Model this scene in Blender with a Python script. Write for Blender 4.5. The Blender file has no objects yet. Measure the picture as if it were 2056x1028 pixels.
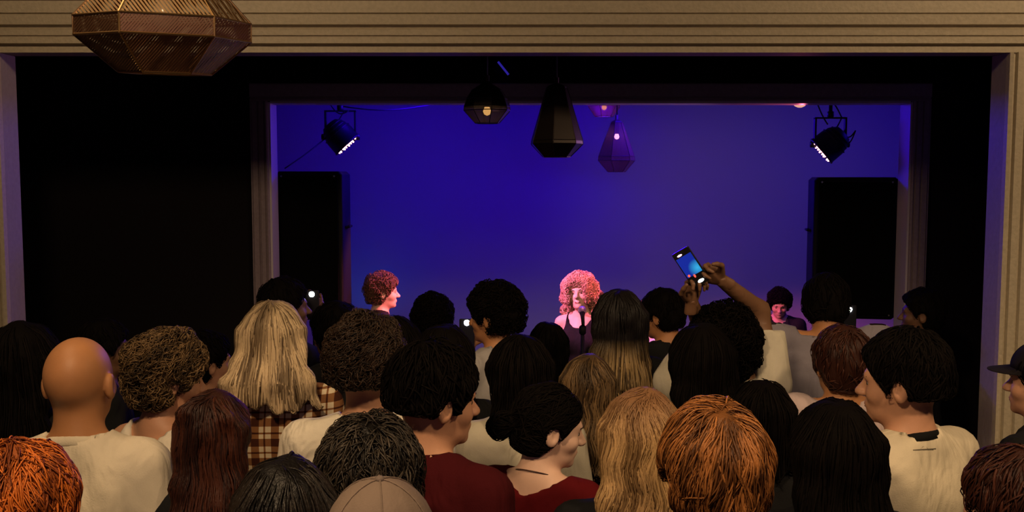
import bpy, math, random
import numpy as np
from mathutils import Vector, Matrix, Euler
R = math.radians
SC = bpy.context.scene
COL = SC.collection

# ------------------------------------------------------------------ camera
F = 2000.0                      # focal length in pixels of the 2056 x 1028 frame
CAMZ = 2.25
PITCH = math.atan2(514 - 350, F)
cam = bpy.data.objects.new('camera', bpy.data.cameras.new('camera'))
COL.objects.link(cam)
cam.location = (0, 0, CAMZ)
cam.rotation_euler = (R(90) - PITCH, 0, 0)
cam.data.sensor_width = 36
cam.data.lens = 36 * F / 2056
cam.data.clip_start = 0.05
SC.camera = cam

# ------------------------------------------------------------------ exposure and lights
SC.view_settings.view_transform = 'Standard'
SC.view_settings.look = 'None'
SC.view_settings.gamma = 1
SC.view_settings.exposure = 0.0
SC.view_settings.use_curve_mapping = False
W = bpy.data.worlds.new('night'); SC.world = W; W.use_nodes = True
W.node_tree.nodes['Background'].inputs[0].default_value = (0.5, 0.35, 0.3, 1)
W.node_tree.nodes['Background'].inputs[1].default_value = 0.0015


def area(name, loc, target, size, power, color):
    l = bpy.data.lights.new(name, 'AREA'); l.energy = power; l.color = color; l.size = size
    o = bpy.data.objects.new(name, l); COL.objects.link(o); o.location = loc
    o.rotation_euler = (Vector(target) - Vector(loc)).to_track_quat('-Z', 'Y').to_euler()
    return o


def spot(name, loc, target, power, color, angle=60, blend=1.0, radius=0.05):
    l = bpy.data.lights.new(name, 'SPOT'); l.energy = power; l.color = color
    l.spot_size = R(angle); l.spot_blend = blend; l.shadow_soft_size = radius
    o = bpy.data.objects.new(name, l); COL.objects.link(o); o.location = loc
    o.rotation_euler = (Vector(target) - Vector(loc)).to_track_quat('-Z', 'Y').to_euler()
    return o


WARM = (1.0, 0.68, 0.38)
spot('room_light', (-0.7, 0.7, 3.75), (-0.3, 2.3, 1.5), 200, WARM, 84, 0.7, 0.16)
spot('room_light', (1.7, 0.7, 3.75), (1.4, 2.3, 1.5), 165, WARM, 84, 0.7, 0.16)
area('archway_lamp_light', (-1.5, 2.4, 3.75), (-1.0, 4.7, 2.2), 0.3, 17, WARM)
area('archway_lamp_light', (2.9, 2.5, 3.75), (1.6, 4.7, 2.3), 0.3, 24, WARM)
area('room_light', (0.2, -1.6, 2.7), (0.2, 5.9, 2.5), 0.8, 5, (0.75, 0.5, 0.7))  # added dim violet fill behind the camera for the casing, no lamp there
# stage lights: blue wash on the back wall, pink and red on the players
BLUE = (0.03, 0.0, 1.0)
area('stage_blue_wash', (-0.6, 6.6, 2.86), (-1.0, 8.3, 1.7), 0.5, 27, BLUE)
area('stage_blue_wash', (2.9, 6.6, 2.86), (2.9, 8.3, 1.6), 0.4, 15, BLUE)
area('stage_blue_wash', (1.1, 6.6, 2.88), (0.9, 8.3, 1.3), 0.8, 5, BLUE)
area('stage_blue_front', (0.6, 8.0, 2.9), (0.5, 5.9, 1.9), 0.4, 60, BLUE)
spot('stage_violet_front', (1.9, 6.4, 2.5), (-2.3, 4.6, 1.9), 60, (0.75, 0.4, 1.0), 46, 1.0, 0.03)
spot('stage_violet_wash', (1.2, 6.2, 2.7), (2.0, 8.3, 1.5), 24, (0.66, 0.40, 1.0), 95, 1.0, 0.2)
spot('stage_violet_wash', (1.2, 6.3, 2.8), (0.5, 8.3, 1.7), 7, (0.55, 0.10, 1.0), 100, 1.0, 0.2)
spot('stage_cyan_uplight', (-1.35, 7.75, 0.9), (-1.1, 8.29, 1.5), 4.5, (0.0, 0.22, 1.0), 80, 1.0, 0.05)
spot('stage_pink_spot', (-1.0, 5.75, 2.62), (0.42, 6.6, 1.55), 480, (1.0, 0.25, 0.55), 34, 0.6, 0.06)
spot('stage_red_spot', (2.05, 6.25, 2.62), (0.42, 6.6, 1.55), 380, (1.0, 0.14, 0.16), 34, 0.6, 0.06)
spot('stage_red_spot', (0.9, 6.2, 2.7), (-0.82, 6.55, 1.5), 620, (1.0, 0.22, 0.27), 30, 0.6, 0.06)
spot('stage_red_spot', (0.9, 6.3, 2.7), (1.98, 7.3, 1.3), 80, (1.0, 0.06, 0.10), 34, 0.6, 0.06)
spot('stage_violet_spot', (2.05, 6.3, 2.62), (0.96, 6.45, 1.3), 120, (0.8, 0.12, 1.0), 30, 0.6, 0.06)
spot('stage_pink_spot', (1.80, 6.22, 2.62), (1.2, 5.97, 2.68), 5.0, (1.0, 0.16, 0.28), 120, 1.0, 0.01)


def at(px, py, d):
    """world point at horizontal distance d whose direction is that of a pixel"""
    v = Vector(((px - 1028) / F, (514 - py) / F, -1))
    w = cam.rotation_euler.to_matrix() @ v
    k = d / w.y
    return Vector((w.x * k, d, CAMZ + w.z * k))


# ------------------------------------------------------------------ materials
MATS = {}


def mat(name, color, rough=0.6, metal=0.0, emit=None, es=0, spec=0.5, trans=0, bump=0, bscale=60, var=0, coat=0, ior=1.45):
    if name in MATS: return MATS[name]
    m = bpy.data.materials.new(name); m.use_nodes = True
    nt = m.node_tree; b = nt.nodes['Principled BSDF']
    b.inputs['Base Color'].default_value = (*color, 1)
    b.inputs['Roughness'].default_value = rough
    b.inputs['Metallic'].default_value = metal
    b.inputs['Specular IOR Level'].default_value = spec
    b.inputs['Transmission Weight'].default_value = trans
    b.inputs['IOR'].default_value = ior
    b.inputs['Coat Weight'].default_value = coat
    if emit:
        b.inputs['Emission Color'].default_value = (*emit, 1)
        b.inputs['Emission Strength'].default_value = es
    tc = nt.nodes.new('ShaderNodeTexCoord')
    if bump or var:
        n = nt.nodes.new('ShaderNodeTexNoise'); n.inputs['Scale'].default_value = bscale
        n.inputs['Detail'].default_value = 4
        nt.links.new(tc.outputs['Object'], n.inputs['Vector'])
        if bump:
            bp = nt.nodes.new('ShaderNodeBump'); bp.inputs['Strength'].default_value = bump
            bp.inputs['Distance'].default_value = 0.01
            nt.links.new(n.outputs['Fac'], bp.inputs['Height'])
            nt.links.new(bp.outputs['Normal'], b.inputs['Normal'])
        if var:
            r = nt.nodes.new('ShaderNodeValToRGB')
            r.color_ramp.elements[0].position = 0.3; r.color_ramp.elements[1].position = 0.7
            r.color_ramp.elements[0].color = (*[c * (1 - var) for c in color], 1)
            r.color_ramp.elements[1].color = (*[min(1, c * (1 + var * .6)) for c in color], 1)
            nt.links.new(n.outputs['Fac'], r.inputs['Fac'])
            nt.links.new(r.outputs['Color'], b.inputs['Base Color'])
    MATS[name] = m
    return m


def cloth(name, color, wr=0.5):
    """woven cloth: soft folds and fine grain"""
    if name in MATS: return MATS[name]
    m = mat(name, color, 0.9, spec=0.15, var=0.12, bscale=9)
    nt = m.node_tree; b = nt.nodes['Principled BSDF']
    tc = nt.nodes.new('ShaderNodeTexCoord')
    mp = nt.nodes.new('ShaderNodeMapping'); mp.inputs['Scale'].default_value = (9, 9, 2.6)
    nt.links.new(tc.outputs['Object'], mp.inputs['Vector'])
    n1 = nt.nodes.new('ShaderNodeTexNoise'); n1.inputs['Scale'].default_value = 1.0; n1.inputs['Detail'].default_value = 3
    n1.inputs['Distortion'].default_value = 0.6
    nt.links.new(mp.outputs['Vector'], n1.inputs['Vector'])
    n2 = nt.nodes.new('ShaderNodeTexNoise'); n2.inputs['Scale'].default_value = 260
    nt.links.new(tc.outputs['Object'], n2.inputs['Vector'])
    b1 = nt.nodes.new('ShaderNodeBump'); b1.inputs['Strength'].default_value = wr; b1.inputs['Distance'].default_value = 0.06
    b2 = nt.nodes.new('ShaderNodeBump'); b2.inputs['Strength'].default_value = 0.35; b2.inputs['Distance'].default_value = 0.002
    nt.links.new(n1.outputs['Fac'], b1.inputs['Height']); nt.links.new(n2.outputs['Fac'], b2.inputs['Height'])
    nt.links.new(b1.outputs['Normal'], b2.inputs['Normal']); nt.links.new(b2.outputs['Normal'], b.inputs['Normal'])
    return m


def plaid():
    if 'plaid' in MATS: return MATS['plaid']
    m = cloth('plaid', (0.5, 0.42, 0.28), 0.3); nt = m.node_tree; b = nt.nodes['Principled BSDF']
    tc = nt.nodes.new('ShaderNodeTexCoord'); sp = nt.nodes.new('ShaderNodeSeparateXYZ')
    nt.links.new(tc.outputs['Object'], sp.inputs[0])

    def M(op, a, c):
        n = nt.nodes.new('ShaderNodeMath'); n.operation = op
        for i, v in enumerate((a, c)):
            if isinstance(v, (int, float)): n.inputs[i].default_value = v
            else: nt.links.new(v, n.inputs[i])
        return n.outputs[0]

    def bars(o):
        f = M('FRACT', M('MULTIPLY', o, 15.0), 0)
        w = M('LESS_THAN', M('ABSOLUTE', M('SUBTRACT', f, 0.35), 0), 0.2)
        t = M('LESS_THAN', M('ABSOLUTE', M('SUBTRACT', f, 0.82), 0), 0.045)
        return M('MULTIPLY', M('MAXIMUM', w, t), 0.5)
    s = M('ADD', bars(sp.outputs[0]), bars(sp.outputs[2]))
    r = nt.nodes.new('ShaderNodeValToRGB'); e = r.color_ramp.elements
    r.color_ramp.interpolation = 'CONSTANT'
    e[0].position = 0; e[0].color = (0.62, 0.52, 0.36, 1)
    e[1].position = 0.3; e[1].color = (0.22, 0.10, 0.04, 1)
    x = e.new(0.8); x.color = (0.05, 0.015, 0.008, 1)
    nt.links.new(s, r.inputs['Fac']); nt.links.new(r.outputs['Color'], b.inputs['Base Color'])
    return m


def hairmat(name, dark, light, rough=0.42, roots=None):
    """two tones of hair mixed strand by strand; roots=(z, colour) gives grown-out roots"""
    if name in MATS: return MATS[name]
    m = bpy.data.materials.new(name); m.use_nodes = True
    nt = m.node_tree; b = nt.nodes['Principled BSDF']
    a = nt.nodes.new('ShaderNodeAttribute'); a.attribute_name = 'tint'
    r = nt.nodes.new('ShaderNodeValToRGB')
    r.color_ramp.elements[0].color = (*dark, 1); r.color_ramp.elements[1].color = (*light, 1)
    nt.links.new(a.outputs['Fac'], r.inputs['Fac'])
    out = r.outputs['Color']
    if roots:
        sp = nt.nodes.new('ShaderNodeSeparateXYZ'); tc = nt.nodes.new('ShaderNodeTexCoord')
        nt.links.new(tc.outputs['Object'], sp.inputs[0])
        mr = nt.nodes.new('ShaderNodeMapRange'); mr.inputs[1].default_value = roots[0] - .07; mr.inputs[2].default_value = roots[0] + .03
        nt.links.new(sp.outputs[2], mr.inputs[0])
        mx = nt.nodes.new('ShaderNodeMix'); mx.data_type = 'RGBA'
        nt.links.new(mr.outputs[0], mx.inputs[0]); nt.links.new(out, mx.inputs[6]); mx.inputs[7].default_value = (*roots[1], 1)
        out = mx.outputs[2]
    nt.links.new(out, b.inputs['Base Color'])
    t2 = nt.nodes.new('ShaderNodeTexCoord'); mp = nt.nodes.new('ShaderNodeMapping'); mp.inputs['Scale'].default_value = (220, 220, 40)
    nz = nt.nodes.new('ShaderNodeTexNoise'); nz.inputs['Scale'].default_value = 1; bp = nt.nodes.new('ShaderNodeBump')
    bp.inputs['Strength'].default_value = 0.7; bp.inputs['Distance'].default_value = 0.003
    nt.links.new(t2.outputs['Object'], mp.inputs['Vector']); nt.links.new(mp.outputs['Vector'], nz.inputs['Vector'])
    nt.links.new(nz.outputs['Fac'], bp.inputs['Height']); nt.links.new(bp.outputs['Normal'], b.inputs['Normal'])
    b.inputs['Roughness'].default_value = rough + .12
    b.inputs['Specular IOR Level'].default_value = 0.04 if name == 'hair_black' else 0.28
    MATS[name] = m
    return m


def skin(name, color):
    if name in MATS: return MATS[name]
    m = mat(name, color, 0.5, spec=0.4, var=0.1, bscale=14)
    nt = m.node_tree; b = nt.nodes['Principled BSDF']
    tc = nt.nodes.new('ShaderNodeTexCoord'); n = nt.nodes.new('ShaderNodeTexNoise'); n.inputs['Scale'].default_value = 350
    nt.links.new(tc.outputs['Object'], n.inputs['Vector'])
    bp = nt.nodes.new('ShaderNodeBump'); bp.inputs['Strength'].default_value = 0.12; bp.inputs['Distance'].default_value = 0.002
    nt.links.new(n.outputs['Fac'], bp.inputs['Height']); nt.links.new(bp.outputs['Normal'], b.inputs['Normal'])
    return m


def perforated(name, color, scale, diag, metal=1.0, fill=0.45):
    """sheet metal punched with rows of fine slots: light passes through the slots"""
    if name in MATS: return MATS[name]
    m = mat(name, color, 0.38, metal)
    nt = m.node_tree; b = nt.nodes['Principled BSDF']; out = nt.nodes['Material Output']
    tc = nt.nodes.new('ShaderNodeTexCoord'); mp = nt.nodes.new('ShaderNodeMapping')
    mp.inputs['Rotation'].default_value = (0, R(diag), 0)
    nt.links.new(tc.outputs['Object'], mp.inputs['Vector'])
    w = nt.nodes.new('ShaderNodeTexWave'); w.inputs['Scale'].default_value = scale; w.inputs['Distortion'].default_value = 0.4
    w.inputs['Detail'].default_value = 1
    nt.links.new(mp.outputs['Vector'], w.inputs['Vector'])
    g = nt.nodes.new('ShaderNodeMath'); g.operation = 'GREATER_THAN'; g.inputs[1].default_value = fill
    nt.links.new(w.outputs['Fac'], g.inputs[0])
    t = nt.nodes.new('ShaderNodeBsdfTransparent'); mx = nt.nodes.new('ShaderNodeMixShader')
    nt.links.new(g.outputs[0], mx.inputs[0]); nt.links.new(t.outputs[0], mx.inputs[1]); nt.links.new(b.outputs[0], mx.inputs[2])
    nt.links.new(mx.outputs[0], out.inputs['Surface'])
    return m


# ------------------------------------------------------------------ mesh helpers
def mesh_np(name, V, Q, smooth=True, tris=None):
    me = bpy.data.meshes.new(name)
    V = np.asarray(V, np.float32); n = len(V)
    Q = np.asarray(Q, np.int32).reshape(-1, 4); nq = len(Q)
    T = np.zeros((0, 3), np.int32) if tris is None else np.asarray(tris, np.int32).reshape(-1, 3)
    nt_ = len(T)
    me.vertices.add(n); me.vertices.foreach_set('co', V.ravel())
    me.loops.add(nq * 4 + nt_ * 3)
    me.loops.foreach_set('vertex_index', np.concatenate([Q.ravel(), T.ravel()]))
    me.polygons.add(nq + nt_)
    st = np.concatenate([np.arange(nq) * 4, nq * 4 + np.arange(nt_) * 3]).astype(np.int32)
    me.polygons.foreach_set('loop_start', st)
    me.update(calc_edges=True)
    me.polygons.foreach_set('use_smooth', np.full(nq + nt_, smooth))
    me.validate()
    return me


def link(name, me, m, parent=None):
    o = bpy.data.objects.new(name, me); COL.objects.link(o)
    if m is not None: me.materials.append(m)
    if parent is not None: o.parent = parent
    return o


def empty(name, label, cat, loc=(0, 0, 0), rz=0, group=None):
    o = bpy.data.objects.new(name, None); COL.objects.link(o)
    o.location = loc; o.rotation_euler = (0, 0, rz); o.empty_display_size = 0.1
    o['label'] = label; o['category'] = cat
    if group: o['group'] = group
    return o


class MB:
    """collects simple shapes into one mesh"""
    def __init__(s): s.v = []; s.f = []

    def add(s, vs, fs):
        k = len(s.v); s.v += [tuple(v) for v in vs]; s.f += [[i + k for i in f] for f in fs]; return s

    def box(s, c, d, M=None, bev=0.0):
        x, y, z = d[0] / 2, d[1] / 2, d[2] / 2
        if bev <= 0:
            vs = [(a * x, b * y, e * z) for a in (-1, 1) for b in (-1, 1) for e in (-1, 1)]
            fs = [(0, 1, 3, 2), (4, 6, 7, 5), (0, 4, 5, 1), (2, 3, 7, 6), (0, 2, 6, 4), (1, 5, 7, 3)]
        else:   # rounded prism along z with chamfered ends
            ring = []
            for (cx, cy, a0) in ((x - bev, y - bev, 0), (-x + bev, y - bev, 90), (-x + bev, -y + bev, 180), (x - bev, -y + bev, 270)):
                for k in range(4):
                    a = R(a0 + k * 30); ring.append((cx + bev * math.cos(a), cy + bev * math.sin(a)))
            vs = []; n = len(ring)
            for (zz, k) in ((-z, 1 - bev / max(x, y)), (-z + bev, 1), (z - bev, 1), (z, 1 - bev / max(x, y))):
                vs += [(p[0] * k, p[1] * k, zz) for p in ring]
            fs = [[q * n + i, q * n + (i + 1) % n, (q + 1) * n + (i + 1) % n, (q + 1) * n + i] for q in range(3) for i in range(n)]
            fs += [list(range(n))[::-1], [3 * n + i for i in range(n)]]
        M = M or Matrix.Identity(3)
        vs = [Vector(c) + (M @ Vector(v)) for v in vs]
        return s.add(vs, fs)

    def tube(s, pts, r, n=8, cap=True):
        pts = [Vector(p) for p in pts]; vs = []; fs = []
        rs = r if isinstance(r, (list, tuple)) else [r] * len(pts)
        up = None
        for i, p in enumerate(pts):
            t = (pts[min(i + 1, len(pts) - 1)] - pts[max(i - 1, 0)]).normalized()
            if up is None: up = t.orthogonal().normalized()
            else:
                up = (up - t * up.dot(t)).normalized()
            b = t.cross(up)
            for k in range(n):
                a = 2 * math.pi * k / n
                vs.append(p + (up * math.cos(a) + b * math.sin(a)) * rs[i])
        for i in range(len(pts) - 1):
            for k in range(n):
                fs.append([i * n + k, i * n + (k + 1) % n, (i + 1) * n + (k + 1) % n, (i + 1) * n + k])
        if cap: fs += [list(range(n))[::-1], [(len(pts) - 1) * n + k for k in range(n)]]
        return s.add(vs, fs)

    def lathe(s, prof, n=16, c=(0, 0, 0), M=None, a0=0):
        vs = []; fs = []; M = M or Matrix.Identity(3)
        for (r, z) in prof:
            for k in range(n):
                a = 2 * math.pi * k / n + a0
                vs.append(Vector(c) + M @ Vector((r * math.cos(a), r * math.sin(a), z)))
        for i in range(len(prof) - 1):
            for k in range(n):
                fs.append([i * n + k, i * n + (k + 1) % n, (i + 1) * n + (k + 1) % n, (i + 1) * n + k])
        fs += [list(range(n))[::-1], [(len(prof) - 1) * n + k for k in range(n)]]
        return s.add(vs, fs)

    def extr(s, prof, a, b, axis='x'):
        """closed profile of (depth, other) pairs swept along x (other=z) or along z (other=x)"""
        n = len(prof)
        f = (lambda t, p: (t, p[0], p[1])) if axis == 'x' else (lambda t, p: (p[1], p[0], t))
        vs = [f(a, p) for p in prof] + [f(b, p) for p in prof]
        fs = [[i, (i + 1) % n, n + (i + 1) % n, n + i] for i in range(n)] + [list(range(n))[::-1], [n + i for i in range(n)]]
        return s.add(vs, fs)

    def build(s, name, m, parent=None, smooth=False):
        me = bpy.data.meshes.new(name); me.from_pydata(s.v, [], s.f)
        import bmesh
        bm = bmesh.new(); bm.from_mesh(me); bmesh.ops.recalc_face_normals(bm, faces=bm.faces); bm.to_mesh(me); bm.free()
        if smooth:
            me.polygons.foreach_set('use_smooth', [True] * len(me.polygons))
        return link(name, me, m, parent)


def struct(o): o['kind'] = 'structure'; return o


# ------------------------------------------------------------------ the room
CREAM = mat('cream_paint', (0.50, 0.43, 0.31), 0.55, bump=0.25, bscale=55, var=0.10)
BLACKWALL = mat('black_paint', (0.010, 0.008, 0.009), 0.85, bump=0.15, bscale=30, spec=0.1)
STAGEWALL = mat('stage_wall_paint', (0.30, 0.30, 0.32), 0.8, bump=0.12, bscale=18, spec=0.1)
DARKCEIL = mat('dark_ceiling_paint', (0.09, 0.06, 0.045), 0.8, bump=0.2, bscale=20)
WALL = mat('room_wall_paint', (0.16, 0.12, 0.09), 0.8, bump=0.2, bscale=20)
FLOOR = mat('dark_floor_boards', (0.05, 0.032, 0.022), 0.5, bump=0.2, bscale=8, var=0.3)

D1 = 4.6        # the front archway
D2 = 5.9        # the black wall with the stage opening
D3 = 8.3        # stage back wall
aT = at(1028, 104, D1).z; aC = at(1028, 2, D1).z
aL = at(10, 500, D1).x; aR = at(2012, 500, D1).x
oT = at(1028, 203, D2).z; oL = at(541, 400, D2).x; oR = at(1828, 400, D2).x
struct(MB().box((0.3, 3.2, -0.05), (9, 13, 0.1)).build('floor', FLOOR))
struct(MB().box((0.3, 0.98, 3.95), (9, 7.4, 0.1)).build('ceiling', DARKCEIL))
struct(MB().box((0.3, 5.3, aC + 0.09), (9, 1.4, 0.1)).build('ceiling', BLACKWALL))
struct(MB().box((0.3, 7.3, 3.0), (9, 2.7, 0.1)).build('ceiling', STAGEWALL))
for nm, x in (('wall_left', -4.25), ('wall_right', 4.85)):
    struct(MB().box((x, 1.0, 1.95), (0.1, 7.2, 3.9)).build(nm, WALL))
struct(MB().box((0.3, -2.7, 1.95), (9, 0.1, 3.9)).build('wall_rear', WALL))
zy0 = at(1028, 2.5, D1 - 0.03).z
# archway wall: solid beside the opening and a band above it
w = MB(); w.box(((-4.2 + aL - 0.01) / 2, D1 + 0.10, 1.55), (aL - 0.01 + 4.2, 0.14, 3.3))
w.box(((4.8 + aR + 0.01) / 2, D1 + 0.10, 1.55), (4.8 - aR - 0.01, 0.14, 3.3))
w.box(((aL + aR) / 2, D1 + 0.10, (aT + 0.02 + 3.2) / 2), (aR - aL + 0.02, 0.14, 3.2 - aT - 0.02))
struct(w.build('wall_arch', CREAM))
struct(MB().box((0.3, D1 + 0.09, (3.2 + 3.9) / 2), (9, 0.16, 0.7)).build('wall_above_arch', DARKCEIL))
struct(MB().box((0.3, D1 + 0.005, (zy0 + 3.25) / 2), (9, 0.03, 3.25 - zy0)).build('trim_13', DARKCEIL))
# header moulding of the archway, built as one moulded board with real steps and grooves
def zy(y): return at(1028, y, D1 - 0.03).z
steps = [(2, .07), (26, .07), (27.5, .058), (29.5, .066), (49, .062), (50, .040), (54, .036), (58, .048), (59, .052), (70, .050),
         (71, .040), (73, .040), (74, .046), (86, .046), (87.5, .012), (91, .012), (92, .034), (104, .034)]
prof = [(D1 + 0.03, zy(2))] + [(D1 + 0.03 - p, zy(y)) for y, p in steps] + [(D1 + 0.03, zy(104))]
struct(MB().extr(prof, aL - 0.9, aR + 0.9).build('trim_1', CREAM))


def casing(x_in, side, depth, z0, z1, wd, name, m, proud=0.045):
    """vertical moulded casing: x_in is the edge at the opening, side the way it goes outwards"""
    q = [(0, .0), (0, .75), (.10, .9), (.14, .55), (.20, .55), (.24, .95), (.46, .95), (.50, .6), (.56, .6), (.60, 1), (.88, 1), (.94, .8), (1, .8), (1, 0)]
    p = [(depth - b * proud, x_in + side * a * wd) for a, b in q]
    return struct(MB().extr(p, z0, z1, 'z').build(name, m))


casing(aL, -1, D1 + 0.03, 0, aT - 0.002, 0.14, 'trim_2', CREAM)
casing(aR, 1, D1 + 0.03, 0, aT - 0.002, 0.14, 'trim_3', CREAM)
# linings of the archway
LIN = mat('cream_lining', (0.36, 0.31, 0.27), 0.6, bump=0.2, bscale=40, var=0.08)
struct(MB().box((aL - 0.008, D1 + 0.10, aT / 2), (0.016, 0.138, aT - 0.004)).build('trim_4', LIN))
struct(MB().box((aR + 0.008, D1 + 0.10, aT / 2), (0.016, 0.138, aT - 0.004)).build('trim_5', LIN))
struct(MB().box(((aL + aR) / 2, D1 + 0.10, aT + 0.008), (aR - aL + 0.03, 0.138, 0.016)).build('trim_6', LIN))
# black walls of the passage and the black wall around the stage opening
struct(MB().box((-3.2, (D1 + D2) / 2 + 0.08, 1.55), (0.1, D2 - D1 - 0.18, 3.3)).build('wall_left', BLACKWALL))
struct(MB().box((3.6, (D1 + D2) / 2 + 0.08, 1.55), (0.1, D2 - D1 - 0.18, 3.3)).build('wall_right', BLACKWALL))
w = MB(); w.box(((-3.9 + oL) / 2, D2 + 0.08, 1.55), (oL + 3.9, 0.12, 3.2))
w.box(((4.5 + oR) / 2, D2 + 0.08, 1.55), (4.5 - oR, 0.12, 3.2))
w.box(((oL + oR) / 2, D2 + 0.08, (oT + 3.15) / 2), (oR - oL, 0.12, 3.15 - oT))
struct(w.build('wall_middle', BLACKWALL))
CASE = mat('stage_casing_paint', (0.26, 0.20, 0.22), 0.55, bump=0.2, bscale=50, var=0.12)
CW = 0.104
casing(oL, -1, D2 + 0.02, 0, oT, CW, 'trim_7', CASE, 0.03)
casing(oR, 1, D2 + 0.02, 0, oT, CW, 'trim_8', CASE, 0.03)
q = [(0, .0), (0, .75), (.10, .9), (.14, .55), (.20, .55), (.24, .95), (.94, .95), (1, .8), (1, 0)]
struct(MB().extr([(D2 + 0.02 - b * 0.03, oT + a * CW) for a, b in q], oL - CW, oR + CW).build('trim_9', CASE))
JAMB = mat('stage_jamb_paint', (0.55, 0.5, 0.52), 0.5, bump=0.1, bscale=40)
struct(MB().box((oL + 0.006, D2 + 0.09, oT / 2), (0.012, 0.16, oT - 0.01)).build('trim_10', JAMB))
struct(MB().box((oR - 0.006, D2 + 0.09, oT / 2), (0.012, 0.16, oT - 0.01)).build('trim_11', JAMB))
struct(MB().box(((oL + oR) / 2, D2 + 0.09, oT - 0.006), (oR - oL - 0.024, 0.16, 0.012)).build('trim_12', JAMB))
# stage room
struct(MB().box((0.3, D3 + 0.06, 1.5), (7.6, 0.12, 3.0)).build('wall_back', STAGEWALL))
struct(MB().box((-2.75, 7.2, 1.5), (0.1, 2.2, 3.0)).build('wall_stage_left', STAGEWALL))
struct(MB().box((4.0, 7.2, 1.5), (0.1, 2.2, 3.0)).build('wall_stage_right', STAGEWALL))

# ------------------------------------------------------------------ signed-distance modelling for figures
f32 = np.float32


def smin(a, b, k):
    h = np.maximum(k - np.abs(a - b), 0) / k
    return np.minimum(a, b) - h * h * (k * 0.25)


def smax(a, b, k): return -smin(-a, -b, k)


def d_rc(P, a, b, ra, rb, ys=1.0):
    a = np.array(a, f32); b = np.array(b, f32); ab = b - a
    s = np.array([1, 1 / ys, 1], f32)
    x = (P[..., 0] - a[0]); y = (P[..., 1] - a[1]) * s[1]; z = P[..., 2] - a[2]
    ab = ab * s
    t = np.clip((x * ab[0] + y * ab[1] + z * ab[2]) / float(ab @ ab), 0, 1)
    return np.sqrt((x - t * ab[0]) ** 2 + (y - t * ab[1]) ** 2 + (z - t * ab[2]) ** 2) - (ra + (rb - ra) * t)


def d_el(P, c, r):
    x = P[..., 0] - c[0]; y = P[..., 1] - c[1]; z = P[..., 2] - c[2]
    k0 = np.sqrt((x / r[0]) ** 2 + (y / r[1]) ** 2 + (z / r[2]) ** 2)
    k1 = np.sqrt((x / r[0] ** 2) ** 2 + (y / r[1] ** 2) ** 2 + (z / r[2] ** 2) ** 2) + 1e-6
    return k0 * (k0 - 1) / k1


def grid(xs, ys, zs):
    G = np.empty((len(zs), len(ys), len(xs), 3), f32)
    G[..., 0] = xs[None, None, :]; G[..., 1] = ys[None, :, None]; G[..., 2] = zs[:, None, None]
    return G


def nets(xs, ys, zs, Fv):
    ins = Fv < 0
    c = np.zeros(tuple(n - 1 for n in Fv.shape), np.int8)
    corners = [(a, b, e) for a in (0, 1) for b in (0, 1) for e in (0, 1)]
    sh = c.shape
    for a, b, e in corners: c += ins[a:a + sh[0], b:b + sh[1], e:e + sh[2]]
    act = (c > 0) & (c < 8)
    K, J, I = np.nonzero(act)
    idx = -np.ones(sh, np.int32); idx[K, J, I] = np.arange(len(K))
    acc = np.zeros((len(K), 3), np.float64); cnt = np.zeros(len(K))
    ax = (zs, ys, xs)
    for q in range(3):
        for (u, v) in ((0, 0), (0, 1), (1, 0), (1, 1)):
            o0 = [u, v]; o0.insert(q, 0); o1 = list(o0); o1[q] = 1
            f0 = Fv[K + o0[0], J + o0[1], I + o0[2]]; f1 = Fv[K + o1[0], J + o1[1], I + o1[2]]
            m = (f0 < 0) != (f1 < 0)
            t = np.where(m, f0 / np.where(m, f0 - f1, 1), 0)
            base = [K + o0[0], J + o0[1], I + o0[2]]
            pos = [ax[d][base[d]].astype(float) for d in range(3)]
            nx = ax[q][base[q] + 1]
            pos[q] = pos[q] + t * (nx - pos[q])
            for d in range(3): acc[:, 2 - d] += np.where(m, pos[d], 0)
            cnt += m
    V = acc / cnt[:, None]
    Q = []
    for q in range(3):
        s0 = [slice(None)] * 3; s1 = [slice(None)] * 3
        s0[q] = slice(0, -1); s1[q] = slice(1, None)
        A = ins[tuple(s0)]; B = ins[tuple(s1)]
        ch = A != B
        k, j, i = np.nonzero(ch)
        o = [k, j, i]; others = [d for d in range(3) if d != q]
        ok = np.ones(len(k), bool)
        for d in others: ok &= (o[d] > 0) & (o[d] < Fv.shape[d] - 1)
        o = [w_[ok] for w_ in o]
        flip = A[o[0], o[1], o[2]]

        def cell(du, dv):
            z = [w_.copy() for w_ in o]; z[others[0]] -= du; z[others[1]] -= dv
            return idx[z[0], z[1], z[2]]
        quad = np.stack([cell(1, 1), cell(0, 1), cell(0, 0), cell(1, 0)], 1)
        if q == 1: flip = ~flip
        quad[flip] = quad[flip][:, ::-1]
        Q.append(quad)
    return V, np.concatenate(Q)[:, ::-1]


def axis_lines(lo, hi, flo, fhi, fine, coarse):
    a = [flo - (i + 1) * coarse for i in range(max(0, int(math.ceil((flo - lo) / coarse))))][::-1]
    b = list(np.arange(flo, fhi, fine))
    c = [b[-1] + (i + 1) * coarse for i in range(max(0, int(math.ceil((hi - b[-1]) / coarse))))]
    return np.array(a + b + c, f32)


def head_rot(yaw, pitch, roll):
    """pivot at the top of the neck"""
    M = Matrix.Rotation(R(yaw), 3, 'Z') @ Matrix.Rotation(R(-pitch), 3, 'X') @ Matrix.Rotation(R(roll), 3, 'Y')
    return np.array(M, f32)


PIV = np.array([0, -0.015, 1.53], f32)


def to_head(P, RM): return (P - PIV) @ RM + PIV          # inverse rotation (row vectors)
def from_head(P, RM): return (P - PIV) @ RM.T + PIV


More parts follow.
